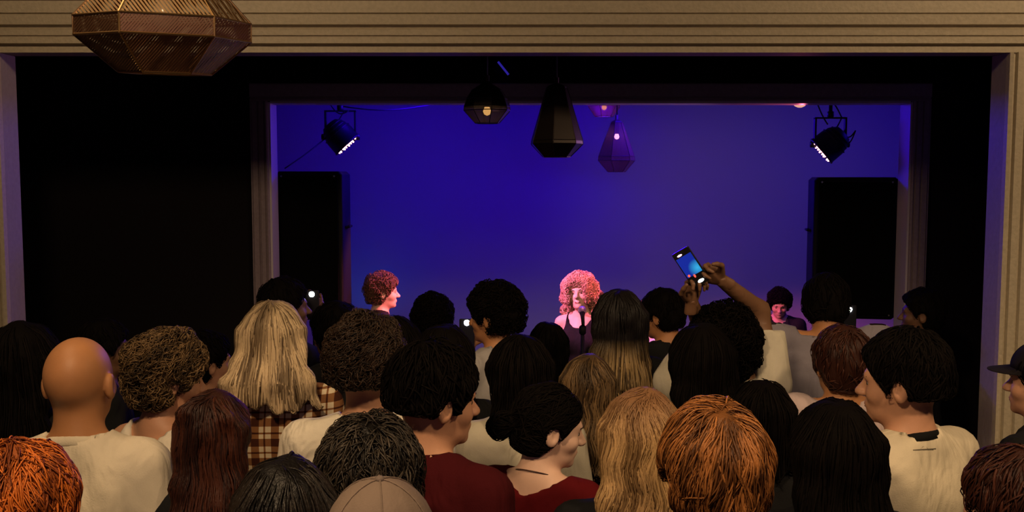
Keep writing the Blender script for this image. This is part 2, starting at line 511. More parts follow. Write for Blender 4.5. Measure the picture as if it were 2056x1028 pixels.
def head_sdf(H, fem, big_ear=1.0):
    w = 0.95 if fem else 1.0
    d = d_el(H, (0, -.013, 1.655), (.077 * w, .097, .094))
    d = smin(d, d_el(H, (0, .022, 1.602), (.062 * w, .070, .085)), .03)
    d = smin(d, d_el(H, (0, .038, 1.556), (.046 * w, .052, .036)), .025)
    d = smin(d, d_rc(H, (-.03, .079, 1.654), (.03, .079, 1.654), .013, .013), .02)
    for s in (-1, 1):
        d = smin(d, d_el(H, (s * .038, .055, 1.604), (.026, .03, .024)), .02)
        d = smax(d, -d_el(H, (s * .031, .103, 1.634), (.019, .018, .011)), .012)
    d = smin(d, d_rc(H, (0, .087, 1.642), (0, .112, 1.606), .007, .0125), .012)
    for s in (-1, 1): d = smin(d, d_el(H, (s * .011, .102, 1.602), (.009, .011, .008)), .008)
    d = smin(d, d_el(H, (0, .085, 1.573), (.022, .013, .013)), .012)
    d = smin(d, d_el(H, (0, .077, 1.537), (.02, .017, .015)), .015)
    for s in (-1, 1):
        Hx = H
        e = d_el(Hx, (s * .082 * w, -.010, 1.624), (.011 * big_ear, .021, .034))
        e = smax(e, -d_el(Hx, (s * .094 * w, -.004, 1.628), (.009, .011, .020)), .006)
        d = smin(d, e, .008)
    return d


def arm_joints(s, sw, tgt=None, pole=None, up=0):
    sh = np.array([s * sw, -.01, 1.415 + up]); L1, L2 = .285, .265
    if tgt is None:
        return sh, np.array([s * (sw + .045), -.035, 1.135]), np.array([s * (sw + .015), .10, .915])
    tgt = np.array(tgt, float); v = tgt - sh; D = np.linalg.norm(v)
    k = 1.0
    if D > (L1 + L2) * .985: k = D / ((L1 + L2) * .985)
    a, b = L1 * k, L2 * k
    u = v / D; pole = np.array(pole if pole is not None else (s * .5, -.2, -1.0), float)
    pp = pole - u * (pole @ u); pp /= np.linalg.norm(pp)
    x = (a * a - b * b + D * D) / (2 * D); h = math.sqrt(max(a * a - x * x, 0))
    return sh, sh + u * x + pp * h, tgt


class Rig: pass


def rig(fem=False, build=1.0, hy=0, hp=0, hr=0, armL=None, armR=None, poleL=None, poleR=None, lean=0, sw=None, shrug=0, sr=0):
    g = Rig(); g.fem = fem; g.b = build
    g.sw = sw or (.158 if fem else .182) * (0.6 + 0.4 * build)
    g.RM = head_rot(hy, hp, hr)
    g.shrug = shrug; g.sr = sr
    g.arms = [arm_joints(-1, g.sw, armL, poleL, shrug), arm_joints(1, g.sw, armR, poleR, shrug)]
    return g


def put(Fv, G, zs, fn, z0, z1, k, sub=False):
    i0 = max(0, int(np.searchsorted(zs, z0)) - 1); i1 = min(len(zs), int(np.searchsorted(zs, z1)) + 1)
    if i1 <= i0: return
    d = fn(G[i0:i1])
    Fv[i0:i1] = smax(Fv[i0:i1], -d, k) if sub else smin(Fv[i0:i1], d, k)


def torso_prims(g, o=0.0, loose=0.0):
    b = g.b; w = .92 if g.fem else 1.0
    P = []
    P.append((lambda X: d_el(X, (0, -.004, 1.30), (.150 * b * w + o, .105 * b + o, .175 + o)), .95, 1.6))
    P.append((lambda X: d_el(X, (0, .0, 1.09), (.132 * b * w + o + loose, .095 * b + o + loose, .19 + o)), .8, 1.4))
    P.append((lambda X: d_el(X, (0, .0, .95), (.158 * b + o + loose * .5, .112 * b + o + loose * .5, .13 + o)), .7, 1.2))
    for s in (-1, 1):
        P.append((lambda X, s=s: d_rc(X, (s * .02, -.03, 1.475), (s * (g.sw - .01), -.015, 1.425 + g.shrug), .042 + o, .046 + o), 1.25, 1.6))
        P.append((lambda X, s=s: d_el(X, (s * .085, -.055, 1.34), (.075 + o, .055 + o, .10 + o)), 1.1, 1.55))
    if g.fem:
        for s in (-1, 1): P.append((lambda X, s=s: d_el(X, (s * .072, .085, 1.285), (.058 + o, .05 + o, .058 + o)), 1.1, 1.45))
    return P


def body_mesh(g, fine=.0065, coarse=.022):
    ex = max(abs(p[0]) for a in g.arms for p in a) + .08
    eyp = max(p[1] for a in g.arms for p in a) + .1; eyn = min(p[1] for a in g.arms for p in a) - .09
    ztop = max(1.80, max(p[2] for a in g.arms for p in a) + .08)
    xs = axis_lines(-ex, ex, -.11, .11, fine, coarse)
    ys = axis_lines(min(-.17, eyn), max(.22, eyp), -.14, .15, fine, coarse)
    zs = axis_lines(-.02, ztop, 1.47, 1.78, fine, coarse)
    G = grid(xs, ys, zs); Fv = np.full(G.shape[:3], .5, f32)
    for fn, z0, z1 in torso_prims(g): put(Fv, G, zs, fn, z0, z1, .05)
    for s in (-1, 1):
        put(Fv, G, zs, lambda X: d_rc(X, (s * .085, 0, .90), (s * .095, .01, .49), .088 * g.b, .054), .35, 1.05, .04)
        put(Fv, G, zs, lambda X: d_rc(X, (s * .095, .01, .49), (s * .10, -.015, .09), .052, .036), 0, .6, .03)
        put(Fv, G, zs, lambda X: d_el(X, (s * .097, -.02, .37), (.05, .055, .11)), .2, .5, .03)
        put(Fv, G, zs, lambda X: d_rc(X, (s * .10, -.035, .045), (s * .115, .135, .03), .04, .026), -.05, .2, .03)
    for a in g.arms:
        for (p, q_, ra, rb) in ((a[0], a[1], .050, .038), (a[1], a[2], .039, .026)):
            put(Fv, G, zs, lambda X: d_rc(X, p, q_, ra * (.88 if g.fem else 1), rb * (.9 if g.fem else 1)), min(p[2], q_[2]) - .15, max(p[2], q_[2]) + .15, .025)
    nr = .046 if g.fem else .056
    put(Fv, G, zs, lambda X: d_rc(X, (0, -.03, 1.43), (0, -.012, 1.60), nr + .008, nr), 1.3, 1.72, .035)
    i0 = int(np.searchsorted(zs, 1.40))
    Hd = to_head(G[i0:], g.RM)
    Fv[i0:] = smin(Fv[i0:], head_sdf(Hd, g.fem), .022)
    return nets(xs, ys, zs, Fv)


def hand_mesh(grip):
    xs = np.arange(-.07, .08, .0048, dtype=f32); ys = np.arange(-.05, .085, .0048, dtype=f32); zs = np.arange(-.05, .21, .0048, dtype=f32)
    G = grid(xs, ys, zs)
    d = d_el(G, (0, 0, .05), (.041, .016, .048))
    d = smin(d, d_rc(G, (0, 0, -.04), (0, 0, .02), .025, .023, .8), .02)
    L = [(.030, .040, .024, .018), (.010, .045, .028, .020), (-.011, .042, .026, .019), (-.030, .033, .020, .016)]
    bends = ([55, 60, 40] if grip else [18, 22, 15])
    for i, (x, l1, l2, l3) in enumerate(L):
        p = np.array([x, 0, .088 - abs(i - 1.2) * .004]); a = 0; r = .0092 - .0006 * i
        for l, bd in zip((l1, l2, l3), bends):
            a += R(bd * (1 + .08 * i)); n_ = p + np.array([x * .1, math.sin(a) * l, math.cos(a) * l])
            d = smin(d, d_rc(G, p, n_, r, r * .9), .005); p = n_; r *= .92
    t0 = np.array([.030, .006, .022]); t1 = t0 + np.array([.032, .016, .028]); t2 = t1 + np.array([.004 if grip else .014, .018, .026]); t3 = t2 + np.array([-.004 if grip else .004, .010, .018])
    d = smin(d, d_rc(G, t0, t1, .014, .011), .012); d = smin(d, d_rc(G, t1, t2, .0105, .0095), .005); d = smin(d, d_rc(G, t2, t3, .0095, .008), .005)
    return nets(xs, ys, zs, d.astype(f32))


HANDS = {False: hand_mesh(False), True: hand_mesh(True)}


def place_hand(V, pos, direc, palm, s, side):
    z = np.array(direc, float); z /= np.linalg.norm(z)
    y = np.array(palm, float); y = y - z * (y @ z); y /= np.linalg.norm(y)
    x = np.cross(y, z)
    V = V.copy()
    if side > 0: V[:, 0] *= -1
    return V @ np.stack([x, y, z]) + np.array(pos)


def shirt_mesh(g, sleeve=.55, hem=.88, neck='crew', loose=.015, res=.016, off=.012):
    ex = max(abs(p[0]) for a in g.arms for p in a) + .10
    ys_ = [p[1] for a in g.arms for p in a]
    ztop = max(1.56, (max(p[2] for a in g.arms for p in a) + .08) if sleeve > 0 else 0)
    xs = np.arange(-ex, ex + res, res, dtype=f32); ys = np.arange(min(-.20, min(ys_) - .1), max(.22, max(ys_) + .1), res, dtype=f32)
    zs = np.arange(hem - .04, ztop, res, dtype=f32)
    G = grid(xs, ys, zs); Fv = np.full(G.shape[:3], .5, f32)
    for fn, z0, z1 in torso_prims(g, off, loose): put(Fv, G, zs, fn, z0, z1, .06)
    if sleeve > 0:
        for a in g.arms:
            L = g.sleeveL if (a is g.arms[0] and g.sleeveL) else sleeve
            p, q_ = a[0], a[1]
            e = p + (q_ - p) * min(L, 1)
            put(Fv, G, zs, lambda X: d_rc(X, p, e, .058 + off * .8 + g.sr, .052 + off + g.sr), min(p[2], e[2]) - .15, max(p[2], e[2]) + .15, .035)
            if L <= 1:   # flat cut at the sleeve end
                u = (q_ - p) / np.linalg.norm(q_ - p)
                i0 = 0
                pl = (G - e.astype(f32)) @ u.astype(f32) - .01
                near = d_rc(G, e, e + u * .16, .085 + g.sr, .085 + g.sr)
                Fv = np.where(near < .0, np.maximum(Fv, pl), Fv).astype(f32)
            else:
                e2 = q_ + (a[2] - q_) * min(L - 1, .97)
                put(Fv, G, zs, lambda X: d_rc(X, q_, e2, .048 + off * .5, .036 + off * .5), min(q_[2], e2[2]) - .15, max(q_[2], e2[2]) + .15, .03)
    x, y, z = G[..., 0], G[..., 1], G[..., 2]
    Fv = np.maximum(Fv, hem - z)
    # folds
    n = np.sin(x * 31 + z * 17) * np.sin(z * 23 - y * 19 + x * 9) + .6 * np.sin(x * 57 - z * 29 + 1.3)
    Fv = Fv + n.astype(f32) * .0022
    if neck == 'crew':
        Fv = smax(Fv, -(d_rc(G, (0, .0, 1.475), (0, -.03, 1.64), .070, .085)), .008)
        Fv = np.maximum(Fv, np.minimum(z - 1.515, .12 - np.abs(x)))
    elif neck == 'boat':
        Fv = smax(Fv, -d_rc(G, (-.065, .01, 1.50), (.065, .01, 1.50), .068, .068), .01)
        Fv = np.maximum(Fv, z - 1.50)
    elif neck == 'scoop':
        Fv = smax(Fv, -d_rc(G, (0, .02, 1.40), (0, -.045, 1.60), .068, .13), .01)
        Fv = np.maximum(Fv, z - 1.50)
    elif neck == 'tank':
        Fv = smax(Fv, -d_el(G, (0, .01, 1.53), (.095, .15, .15)), .01)
        for s in (-1, 1): Fv = smax(Fv, -d_el(G, (s * (g.sw + .03), -.0, 1.44), (.085, .16, .15)), .01)
    return nets(xs, ys, zs, Fv.astype(f32))


def trouser_mesh(g, res=.024):
    xs = np.arange(-.26, .28, res, dtype=f32); ys = np.arange(-.2, .22, res, dtype=f32); zs = np.arange(.04, 1.06, res, dtype=f32)
    G = grid(xs, ys, zs)
    d = d_el(G, (0, 0, .95), (.172 * g.b, .126 * g.b, .14))
    for s in (-1, 1):
        d = smin(d, d_rc(G, (s * .085, 0, .90), (s * .095, .01, .49), .100 * g.b, .072), .03)
        d = smin(d, d_rc(G, (s * .095, .01, .49), (s * .10, -.01, .08), .070, .060), .03)
    d = np.maximum(d, np.maximum(.085 - G[..., 2], G[..., 2] - 1.0))
    return nets(xs, ys, zs, d.astype(f32))


def shoe_mesh(s, res=.012):
    xs = np.arange(s * .108 - .07, s * .108 + .07, res, dtype=f32); ys = np.arange(-.12, .22, res, dtype=f32); zs = np.arange(-.02, .14, res, dtype=f32)
    G = grid(xs, ys, zs)
    d = d_rc(G, (s * .10, -.035, .045), (s * .115, .14, .035), .052, .040)
    d = smin(d, d_rc(G, (s * .10, -.03, .05), (s * .10, -.03, .10), .048, .045), .03)
    d = np.maximum(d, .003 - G[..., 2])
    d = np.maximum(d, G[..., 2] - .115)
    return nets(xs, ys, zs, d.astype(f32))


# ------------------------------------------------------------------ hair
def hair_sdf(st):
    """returns the distance function of a hairstyle in the upright head frame"""
    t = st.get('t', .02); tz = st.get('tz', t)
    L = st.get('long'); w0, w1 = st.get('w', (.10, .12)); cut = st.get('ears', True)
    fr = st.get('fringe', 0.0)
    n = np.array([0, .794, -.607], f32)

    def f(P):
        d = d_el(P, (0, -.016, 1.658), (.077 + t, .097 + t, .094 + tz))
        if not st.get('fade'):
            d = smin(d, d_el(P, (0, -.055, 1.60), (.060 + t * .6, .045 + t * .6, .068)), .03)
        for b in st.get('blobs', []): d = smin(d, d_el(P, b[0], b[1]), b[2] if len(b) > 2 else .02)
        if L:
            z = P[..., 2]; u = np.clip((1.66 - z) / (1.66 - L), 0, 1)
            wx = w0 + (w1 - w0) * u; wy = st.get('wy', .058) * (1 - .12 * u); cy = -.045 - st.get('back', .075) * np.minimum(1, u * 1.6)
            e = (np.sqrt((P[..., 0] / wx) ** 2 + ((P[..., 1] - cy) / wy) ** 2) - 1) * wy
            Le = L + .014 * np.sin(P[..., 0] * 43 + st.get('seed', 0)) + .010 * np.sin(P[..., 0] * 101 + 1)
            e = np.maximum(e, np.maximum(z - 1.68, Le - z))
            d = smin(d, e, .035)
        # uneven volume
        a = st.get('lump', .003)
        s = st.get('seed', 0)
        d = d - a * (np.sin(P[..., 0] * 61 + s) * np.sin(P[..., 1] * 53 + 2 * s) + np.sin(P[..., 2] * 67 + s * 3) * np.sin(P[..., 0] * 43 + P[..., 1] * 37))
        face = (P - np.array([0, .024 + fr * .5, 1.622 - fr], f32)) @ n
        if L or st.get('side'):   # long hair keeps its sides beside the face
            face = np.minimum(face, .064 + st.get('side', 0) - np.abs(P[..., 0]))
        lowface = np.minimum(1.60 - P[..., 2], P[..., 1] - .005)       # nothing over the jaw and throat
        if not st.get('side'): face = np.maximum(face, np.minimum(lowface, .11 - np.abs(P[..., 0])) if not L else -1)
        d = smax(d, face, .008)
        if cut and not L:
            for q_ in (-1, 1): d = smax(d, -d_el(P, (q_ * .095, -.004, 1.617), (.040, .028, .036)), .006)
        bz = st.get('nape', 1.545)
        if not L: d = smax(d, bz - P[..., 2], .008)
        if 'line' in st:    # a hair edge that rises to the back of the ears (undercut)
            z_, k = st['line']; d = smax(d, z_ - P[..., 2], k)
        return d
    return f


def hair_mesh(st, rng):
    f = hair_sdf(st); L = st.get('long'); t = st.get('t', .02)
    res = st.get('res', .009)
    zl = (L - .03) if L else st.get('nape', 1.545) - .05
    mx = max(.10 + t + .02, (max(st['w']) + .03) if L and 'w' in st else (.15 if L else 0))
    zh = 1.658 + .094 + st.get('tz', t) + .03; yl = -.15 - t; yh = .13
    for b in st.get('blobs', []):
        mx = max(mx, abs(b[0][0]) + b[1][0] + .02); zl = min(zl, b[0][2] - b[1][2] - .02); zh = max(zh, b[0][2] + b[1][2] + .02)
        yl = min(yl, b[0][1] - b[1][1] - .02); yh = max(yh, b[0][1] + b[1][1] + .02)
    if L: yl = min(yl, -.045 - st.get('back', .075) - st.get('wy', .058) - .03)
    xs = np.arange(-mx, mx + res, res, dtype=f32); ys = np.arange(yl, yh, res, dtype=f32)
    zs = np.arange(zl, zh, res, dtype=f32)
    V, Q = nets(xs, ys, zs, f(grid(xs, ys, zs)).astype(f32))
    T = np.zeros(len(V), f32) + st.get('basetint', .32)

    def grad(P):
        e = .003; g = np.empty_like(P)
        for i in range(3):
            o = np.zeros(3, f32); o[i] = e
            g[:, i] = (f(P + o) - f(P - o)) / (2 * e)
        return g / (np.linalg.norm(g, axis=1, keepdims=True) + 1e-6)
    N = st.get('n', 500); M = st.get('m', 9); ln = st.get('len', .09); ds = ln / M; wd = st.get('wd', .0028)
    # starting points: more on the crown for long hair
    prob = np.ones(len(V))
    prob *= np.where(V[:, 2] > 1.70, 2.4, 1.0)
    if L: prob *= np.where(V[:, 2] > 1.60, 1.5, 1.0)
    prob *= np.where((V[:, 2] < zl + .05), .2, 1)
    pick = rng.choice(len(V), N, p=prob / prob.sum())
    P = (V[pick] + rng.normal(0, .002, (N, 3))).astype(f32)
    crown = np.array(st.get('crown', (0, -.055, 1.74)), f32)
    lift = st.get('lift', .004); curl = st.get('curl', 0); cf = st.get('cfreq', 2.2)
    grav = st.get('grav', .9); jit = st.get('jit', .35)
    sway = rng.normal(0, jit, (N, 3)).astype(f32)
    ph = rng.uniform(0, 6.28, N); lfac = rng.uniform(.3, 1.5, N)
    pts = []; nrm = []
    part = st.get('part', 0.0)
    wave = st.get('wave', 0)
    for m_ in range(M + 1):
        g = grad(P)
        u = m_ / M
        off = lift * lfac * (u if st.get('spiky') else max(.4, math.sin(math.pi * min(1, u * 1.1 + .08))))
        c = P + g * off[:, None]
        r_ = P - crown; r_[:, 2] = 0
        if part: r_[:, 0] = np.where(P[:, 2] > 1.66, np.sign(P[:, 0] - part) * .1, r_[:, 0]); r_[:, 1] *= .5
        r_ /= np.linalg.norm(r_, axis=1, keepdims=True) + 1e-5
        d_ = r_ * (1 - grav * .5) + np.array([0, 0, -grav], f32) + sway
        if wave: d_[:, 0] += wave * np.sin(P[:, 2] * 48 + ph * .35)
        d_ -= g * np.sum(d_ * g, 1, keepdims=True)
        d_ /= np.linalg.norm(d_, axis=1, keepdims=True) + 1e-5
        bi = np.cross(g, d_)
        if curl:
            a = ph + u * 6.28 * cf
            c = c + bi * (curl * np.cos(a))[:, None] + g * (curl * (np.sin(a) * .8 + .6))[:, None]
        pts.append(c); nrm.append((g, bi))
        P = P + d_ * ds
        P = P - grad(P) * f(P)[:, None]
        if not (curl or st.get('spiky')): sway *= .96
    VV = []; n0 = len(V)
    prf = [.12 if i == 0 else max(.2, math.sin(math.pi * (.3 + .64 * i / M))) for i in range(M + 1)]
    for i in range(M + 1):
        g, bi = nrm[i]; w_ = wd * prf[i]
        wj = (w_ * (0.6 + .8 * (ph % 1)))[:, None]
        VV += [pts[i] + bi * wj, pts[i] + g * wj * .7, pts[i] - bi * wj]
    VV = np.stack(VV, 1).reshape(-1, 3)     # strand major: (M+1)*3 vertices each
    base = n0 + np.arange(N)[:, None, None] * ((M + 1) * 3)
    i_ = np.arange(M)[None, :, None] * 3; k_ = np.arange(3)[None, None, :]
    a = base + i_ + k_; b = base + i_ + (k_ + 1) % 3
    QQ = np.stack([a, b, b + 3, a + 3], -1).reshape(-1, 4)
    TT = np.repeat(np.clip(rng.beta(1.6, 1.6, N), 0, 1), (M + 1) * 3)
    hl = st.get('clump')
    if hl:      # locks of lighter and darker hair lying side by side
        q3 = VV.reshape(N, (M + 1) * 3, 3)[:, 0]
        cl = .5 + .5 * np.sin(np.arctan2(q3[:, 0], -q3[:, 1] + .02) * hl + 2 * np.sin(q3[:, 2] * 20))
        cl = np.clip((cl - .5) * 1.7 + .5, 0, 1)
        TT = np.clip(.35 * TT + .65 * np.repeat(cl, (M + 1) * 3), 0, 1)
    return np.concatenate([V, VV]), np.concatenate([Q, QQ]), np.concatenate([T, TT.astype(f32)])


SKINS = {'fair': (.54, .28, .17), 'pale': (.68, .44, .33), 'tan': (.44, .20, .085), 'brown': (.17, .085, .045)}  # brown: shade on dim figures put into a darker skin colour
COUNT = [0]
PEOPLE = {}


def person(label, px, ytop, d, yaw=0, hy=0, hp=0, hr=0, fem=False, build=1.0, hair=None, hcol=None, skn='fair', top='black', topcol=(.010, .010, .011),
           neck='crew', sleeve=.55, legs=(.02, .02, .03), fine=.0065, group=None, armL=None, armR=None, poleL=None, poleR=None,
           collar=None, hands=None, loose=.015, xs=1.0, hmin=None, smile=None, jump=0, wr=.5, sw=None, shrug=0, sr=0, sleeveL=None):
    """px, ytop: pixel column of the head and pixel row of its top; d: distance from the camera"""
    COUNT[0] += 1; rng = np.random.default_rng(COUNT[0] * 7 + 3)
    p = at(px, ytop, d)
    t = (hair or {}).get('tz', (hair or {}).get('t', .02)) if hair else 0
    H0 = 1.752 + (t if hair else 0)
    s = p.z / H0
    z0 = 0
    if hmin: s = hmin / H0; z0 = p.z - hmin
    root = empty('person', label, 'person', (p.x, p.y, z0), R(yaw), group)
    inv = Matrix.Rotation(-R(yaw), 3, 'Z')

    def loc(w):       # world point to the figure's own frame at unit scale
        if w is None: return None
        return tuple((inv @ (Vector(w) - root.location)) / s)
    g = rig(fem, build, hy, hp, hr, loc(armL), loc(armR), poleL, poleR, sw=sw, shrug=shrug, sr=sr); g.sleeveL = sleeveL
    V, Q = body_mesh(g, fine)
    for i, a in enumerate(g.arms):
        sd = (-1, 1)[i]; dr = a[2] - a[1]
        hh = (hands or {}).get(i)
        if hh:
            HV, HQ = HANDS[True]
            dr = np.array(inv @ Vector(hh[0])); pl = np.array(inv @ Vector(hh[1]))
            V2 = place_hand(HV, a[2], dr, pl, 1, sd * (hh[2] if len(hh) > 2 else 1))
        else:
            HV, HQ = HANDS[False]; pl = np.array((-sd, .2, -.1)); V2 = place_hand(HV, a[2], dr, pl, 1, sd)
        flip = (sd * (hh[2] if hh and len(hh) > 2 else 1)) > 0
        Q = np.concatenate([Q, (HQ[:, ::-1] if flip else HQ) + len(V)]); V = np.concatenate([V, V2])
    skm = skin('skin_' + skn, SKINS[skn])
    link('body', mesh_np('body', V * s, Q), skm, root)
    # face
    def hp_(v): return tuple(from_head(np.array([v], f32), g.RM)[0] * s)
    RMm = Matrix(g.RM.tolist())
    for q_ in (-1, 1):
        e = MB(); e.lathe([(.0002, -.0118), (.006, -.0100), (.0102, -.006), (.0118, 0), (.0102, .006), (.006, .0100), (.0002, .0118)], 12)
        e.v = [tuple(Vector(hp_((q_ * .030 + v[0], .0730 + v[1], 1.634 + v[2])))) for v in e.v]
        ey = e.build('eye', mat('eye_white', (.45, .42, .40), .25), root, True)
        ir = MB(); ir.lathe([(.0002, .0), (.0058, .0), (.0056, .0012), (.0002, .0016)], 12, M=Matrix.Rotation(R(-90), 3, 'X'))
        ir.v = [tuple(Vector(hp_((q_ * .030 + v[0], .0842 + v[1], 1.634 + v[2])))) for v in ir.v]
        ir.build('iris', mat('iris_brown', (.03, .018, .01), .2), ey, True)
        br = MB(); br.tube([(q_ * .014, .0925, 1.651), (q_ * .028, .0925, 1.657), (q_ * .044, .082, 1.653)], [.003, .0042, .0018], 6)
        br.v = [hp_(v) for v in br.v]
        br.build('eyebrow', mat('brow_dark', (.04, .022, .012), .8), root, True)
    lp = MB()
    if smile:
        lp.lathe([(.0002, -.004), (.8, -.004), (1.0, 0), (.8, .003), (.0002, .003)], 14)
        lp.v = [hp_((v[0] * .021, .094 + v[2], 1.570 + v[1] * .0115)) for v in lp.v]
        lips = lp.build('lips', mat('lip_rose', (.45, .12, .10), .45), root, True)
        mo = MB(); mo.lathe([(.0002, .003), (.8, .004), (.82, .0045), (.0002, .0052)], 14)
        mo.v = [hp_((v[0] * .019, .0925 + v[2], 1.570 + v[1] * .009)) for v in mo.v]
        mo.build('mouth', mat('mouth_dark', (.06, .01, .01), .6), lips, True)
        te = MB().box((0, .0975, 1.575), (.022, .002, .004)); te.v = [hp_(v) for v in te.v]
        te.build('teeth', mat('teeth', (.8, .76, .7), .3), lips)
    else:
        lp.tube([(-.021, .088, 1.5705), (-.008, .0955, 1.5735), (0, .0965, 1.5725), (.008, .0955, 1.5735), (.021, .088, 1.5705)], [.001, .0042, .0045, .0042, .001], 6)
        lp.tube([(-.018, .088, 1.5675), (0, .0955, 1.565), (.018, .088, 1.5675)], [.001, .0052, .001], 6)
        lp.v = [hp_(v) for v in lp.v]
        lp.build('lips', mat('lip_rose', (.45, .17, .13), .5), root, True)
    # clothes
    cm = plaid() if top == 'plaid' else cloth('cloth_' + top, topcol, wr)
    tv, tq = shirt_mesh(g, sleeve, .88, neck, loose)
    link('shirt' if neck != 'tank' else 'tank_top', mesh_np('shirt', tv * s, tq), cm, root)
    tv, tq = trouser_mesh(g)
    link('trousers', mesh_np('trousers', tv * s, tq), cloth('cloth_trousers_%02d' % int(legs[2] * 100), legs), root)
    for q_ in (-1, 1):
        tv, tq = shoe_mesh(q_); link('shoe', mesh_np('shoe', tv * s, tq), mat('shoe_leather', (.03, .025, .022), .5), root)
    if collar is not None:
        cb = MB(); n = 28; pts = []
        for k in range(n + 1):
            a = 2 * math.pi * k / n
            pts.append((.073 * math.cos(a), -.018 + .066 * math.sin(a), 1.484 - .022 * math.sin(a)))
        vs = []; fs = []
        for k, (x, y, z) in enumerate(pts[:-1]):
            dx, dy = x / .073, (y + .018) / .066
            for (o_, h_) in ((.0, .010), (.004, .008), (.0125, -.010), (.009, -.014), (-.003, -.004)):
                vs.append(((x + dx * o_) * s, (y + dy * o_) * s, (z + h_) * s))
        for k in range(n):
            for j in range(5):
                fs.append([k * 5 + j, k * 5 + (j + 1) % 5, ((k + 1) % n) * 5 + (j + 1) % 5, ((k + 1) % n) * 5 + j])
        cb.add(vs, fs)
        co = cb.build('collar', cloth('collar_%s' % ('black' if collar[0] < .1 else 'white'), collar, .1), root, True)
        if collar[0] < .1 and topcol[0] > .3: co['label'] = 'black ribbed neckband'
    if hair:
        st = dict(hair); st['seed'] = COUNT[0] * 1.7
        hv, hq, ht = hair_mesh(st, rng)
        hv = from_head(hv.astype(f32), g.RM) if not st.get('long') else hang(hv.astype(f32), g)
        me = mesh_np('hair', hv * s, hq)
        ca = me.color_attributes.new('tint', 'FLOAT_COLOR', 'POINT')
        col = np.ones((len(me.vertices), 4), f32); col[:, 0] = col[:, 1] = col[:, 2] = ht
        ca.data.foreach_set('color', col.ravel())
        link('hair', me, hairmat(*hcol) if isinstance(hcol, tuple) else HC[hcol], root)
    root['_s'] = s
    PEOPLE[label] = (root, g, s)
    return root, g, s


def hang(V, g):
    """long hair follows the head at the scalp and hangs free below it"""
    A = from_head(V, g.RM)
    w = np.clip((V[:, 2:3] - 1.40) / .18, 0, 1)
    a = math.atan2(-g.RM[0, 1], g.RM[1, 1]) * .45
    c, s_ = math.cos(a), math.sin(a)
    Bv = V.copy(); Bv[:, 0] = c * V[:, 0] - s_ * (V[:, 1] + .03); Bv[:, 1] = s_ * V[:, 0] + c * (V[:, 1] + .03) - .03
    return (A * w + Bv * (1 - w)).astype(f32)


HC = {
    'sleek': hairmat('hair_sleek_black', (.003, .0025, .0025), (.022, .016, .012), .34),
    'black': hairmat('hair_black', (.002, .0016, .0016), (.007, .005, .004), .62),
    'dark': hairmat('hair_dark_brown', (.006, .003, .002), (.045, .024, .013)),
    'gloss': hairmat('hair_glossy_black', (.003, .0025, .0025), (.060, .047, .034), .3),
    'auburn': hairmat('hair_auburn', (.012, .003, .002), (.07, .019, .009)),
    'blonde': hairmat('hair_blonde', (.07, .042, .02), (.66, .50, .30), .45),
    'blonde2': hairmat('hair_honey_blonde', (.09, .045, .015), (.60, .38, .17), .42, (1.70, (.20, .10, .045))),
    'rooted': hairmat('hair_rooted_blonde', (.05, .03, .012), (.34, .23, .10), .42, (1.54, (.006, .004, .004))),
    'brown': hairmat('hair_brown', (.010, .005, .002), (.19, .115, .05)),
    'orange': hairmat('hair_orange', (.09, .014, .004), (.80, .21, .03), .4),
    'ginger': hairmat('hair_strawberry', (.04, .013, .004), (.44, .17, .045), .36),
    'stage_red': hairmat('hair_copper', (.35, .16, .12), (.85, .5, .38), .45),
    'stage_brown': hairmat('hair_stage_brown', (.06, .03, .02), (.22, .10, .06), .5),
}
# hairstyles
SHORT = dict(t=.018, n=350, m=6, len=.05, wd=.003, nape=1.555)
CURLY = dict(t=.030, tz=.034, n=1100, m=11, len=.055, wd=.003, curl=.009, cfreq=1.6, lump=.005, nape=1.55, jit=.6)
CURLYBIG = dict(t=.040, tz=.045, n=1500, m=11, len=.07, wd=.003, curl=.011, cfreq=1.8, lump=.006, nape=1.53, jit=.6)
LONG = dict(lift=.002, t=.018, long=1.28, w=(.088, .115), n=600, m=16, len=.36, wd=.0035, jit=.10, grav=1.5)
BOB = dict(t=.022, long=1.47, w=(.094, .105), n=450, m=10, len=.2, wd=.0035, jit=.1, grav=1.5, back=.03)
WAVY = dict(t=.024, n=900, m=10, len=.085, wd=.0028, lift=.007, jit=.45, nape=1.545, lump=.004)

# ------------------------------------------------------------------ front rows, left to right
person('person with wavy bright orange hair at the bottom left corner', 42, 884, 1.95, 8, hair=dict(WAVY, n=2600, t=.03, clump=9, wd=.002, len=.1, ears=False), hcol='orange', top='black', fine=.008)
person('bald man with a tanned shaved head in a cream white t-shirt', 157, 674, 2.6, 4, -6, skn='tan', build=.95, top='cream', topcol=(.72, .64, .50), fine=.005, collar=(.70, .62, .48), sw=.158, sleeve=.62)
person('person with long auburn hair half gathered in a small silver clip', 428, 782, 2.62, 6, fem=True, hair=dict(LONG, n=1100, w=(.092, .100), blobs=[((-.045, -.085, 1.725), (.035, .028, .024)), ((.03, -.095, 1.712), (.034, .026, .024))], wave=.25, clump=7), hcol='auburn', topcol=(.02, .015, .015), fine=.008)
person('person with glossy straight black hair low beside the grey cap', 572, 914, 1.85, 12, hair=dict(LONG, basetint=.08, n=700, clump=6), hcol='sleek', fem=True, fine=.008, topcol=(.015, .012, .012))
person('person with tousled black hair shining grey behind the cap', 742, 836, 2.12, 8, hair=dict(WAVY, basetint=.05, t=.032, n=2600, lift=.012, jit=.5, wd=.0021, clump=13, ears=False), hcol='gloss', fine=.008, topcol=(.012, .011, .012))
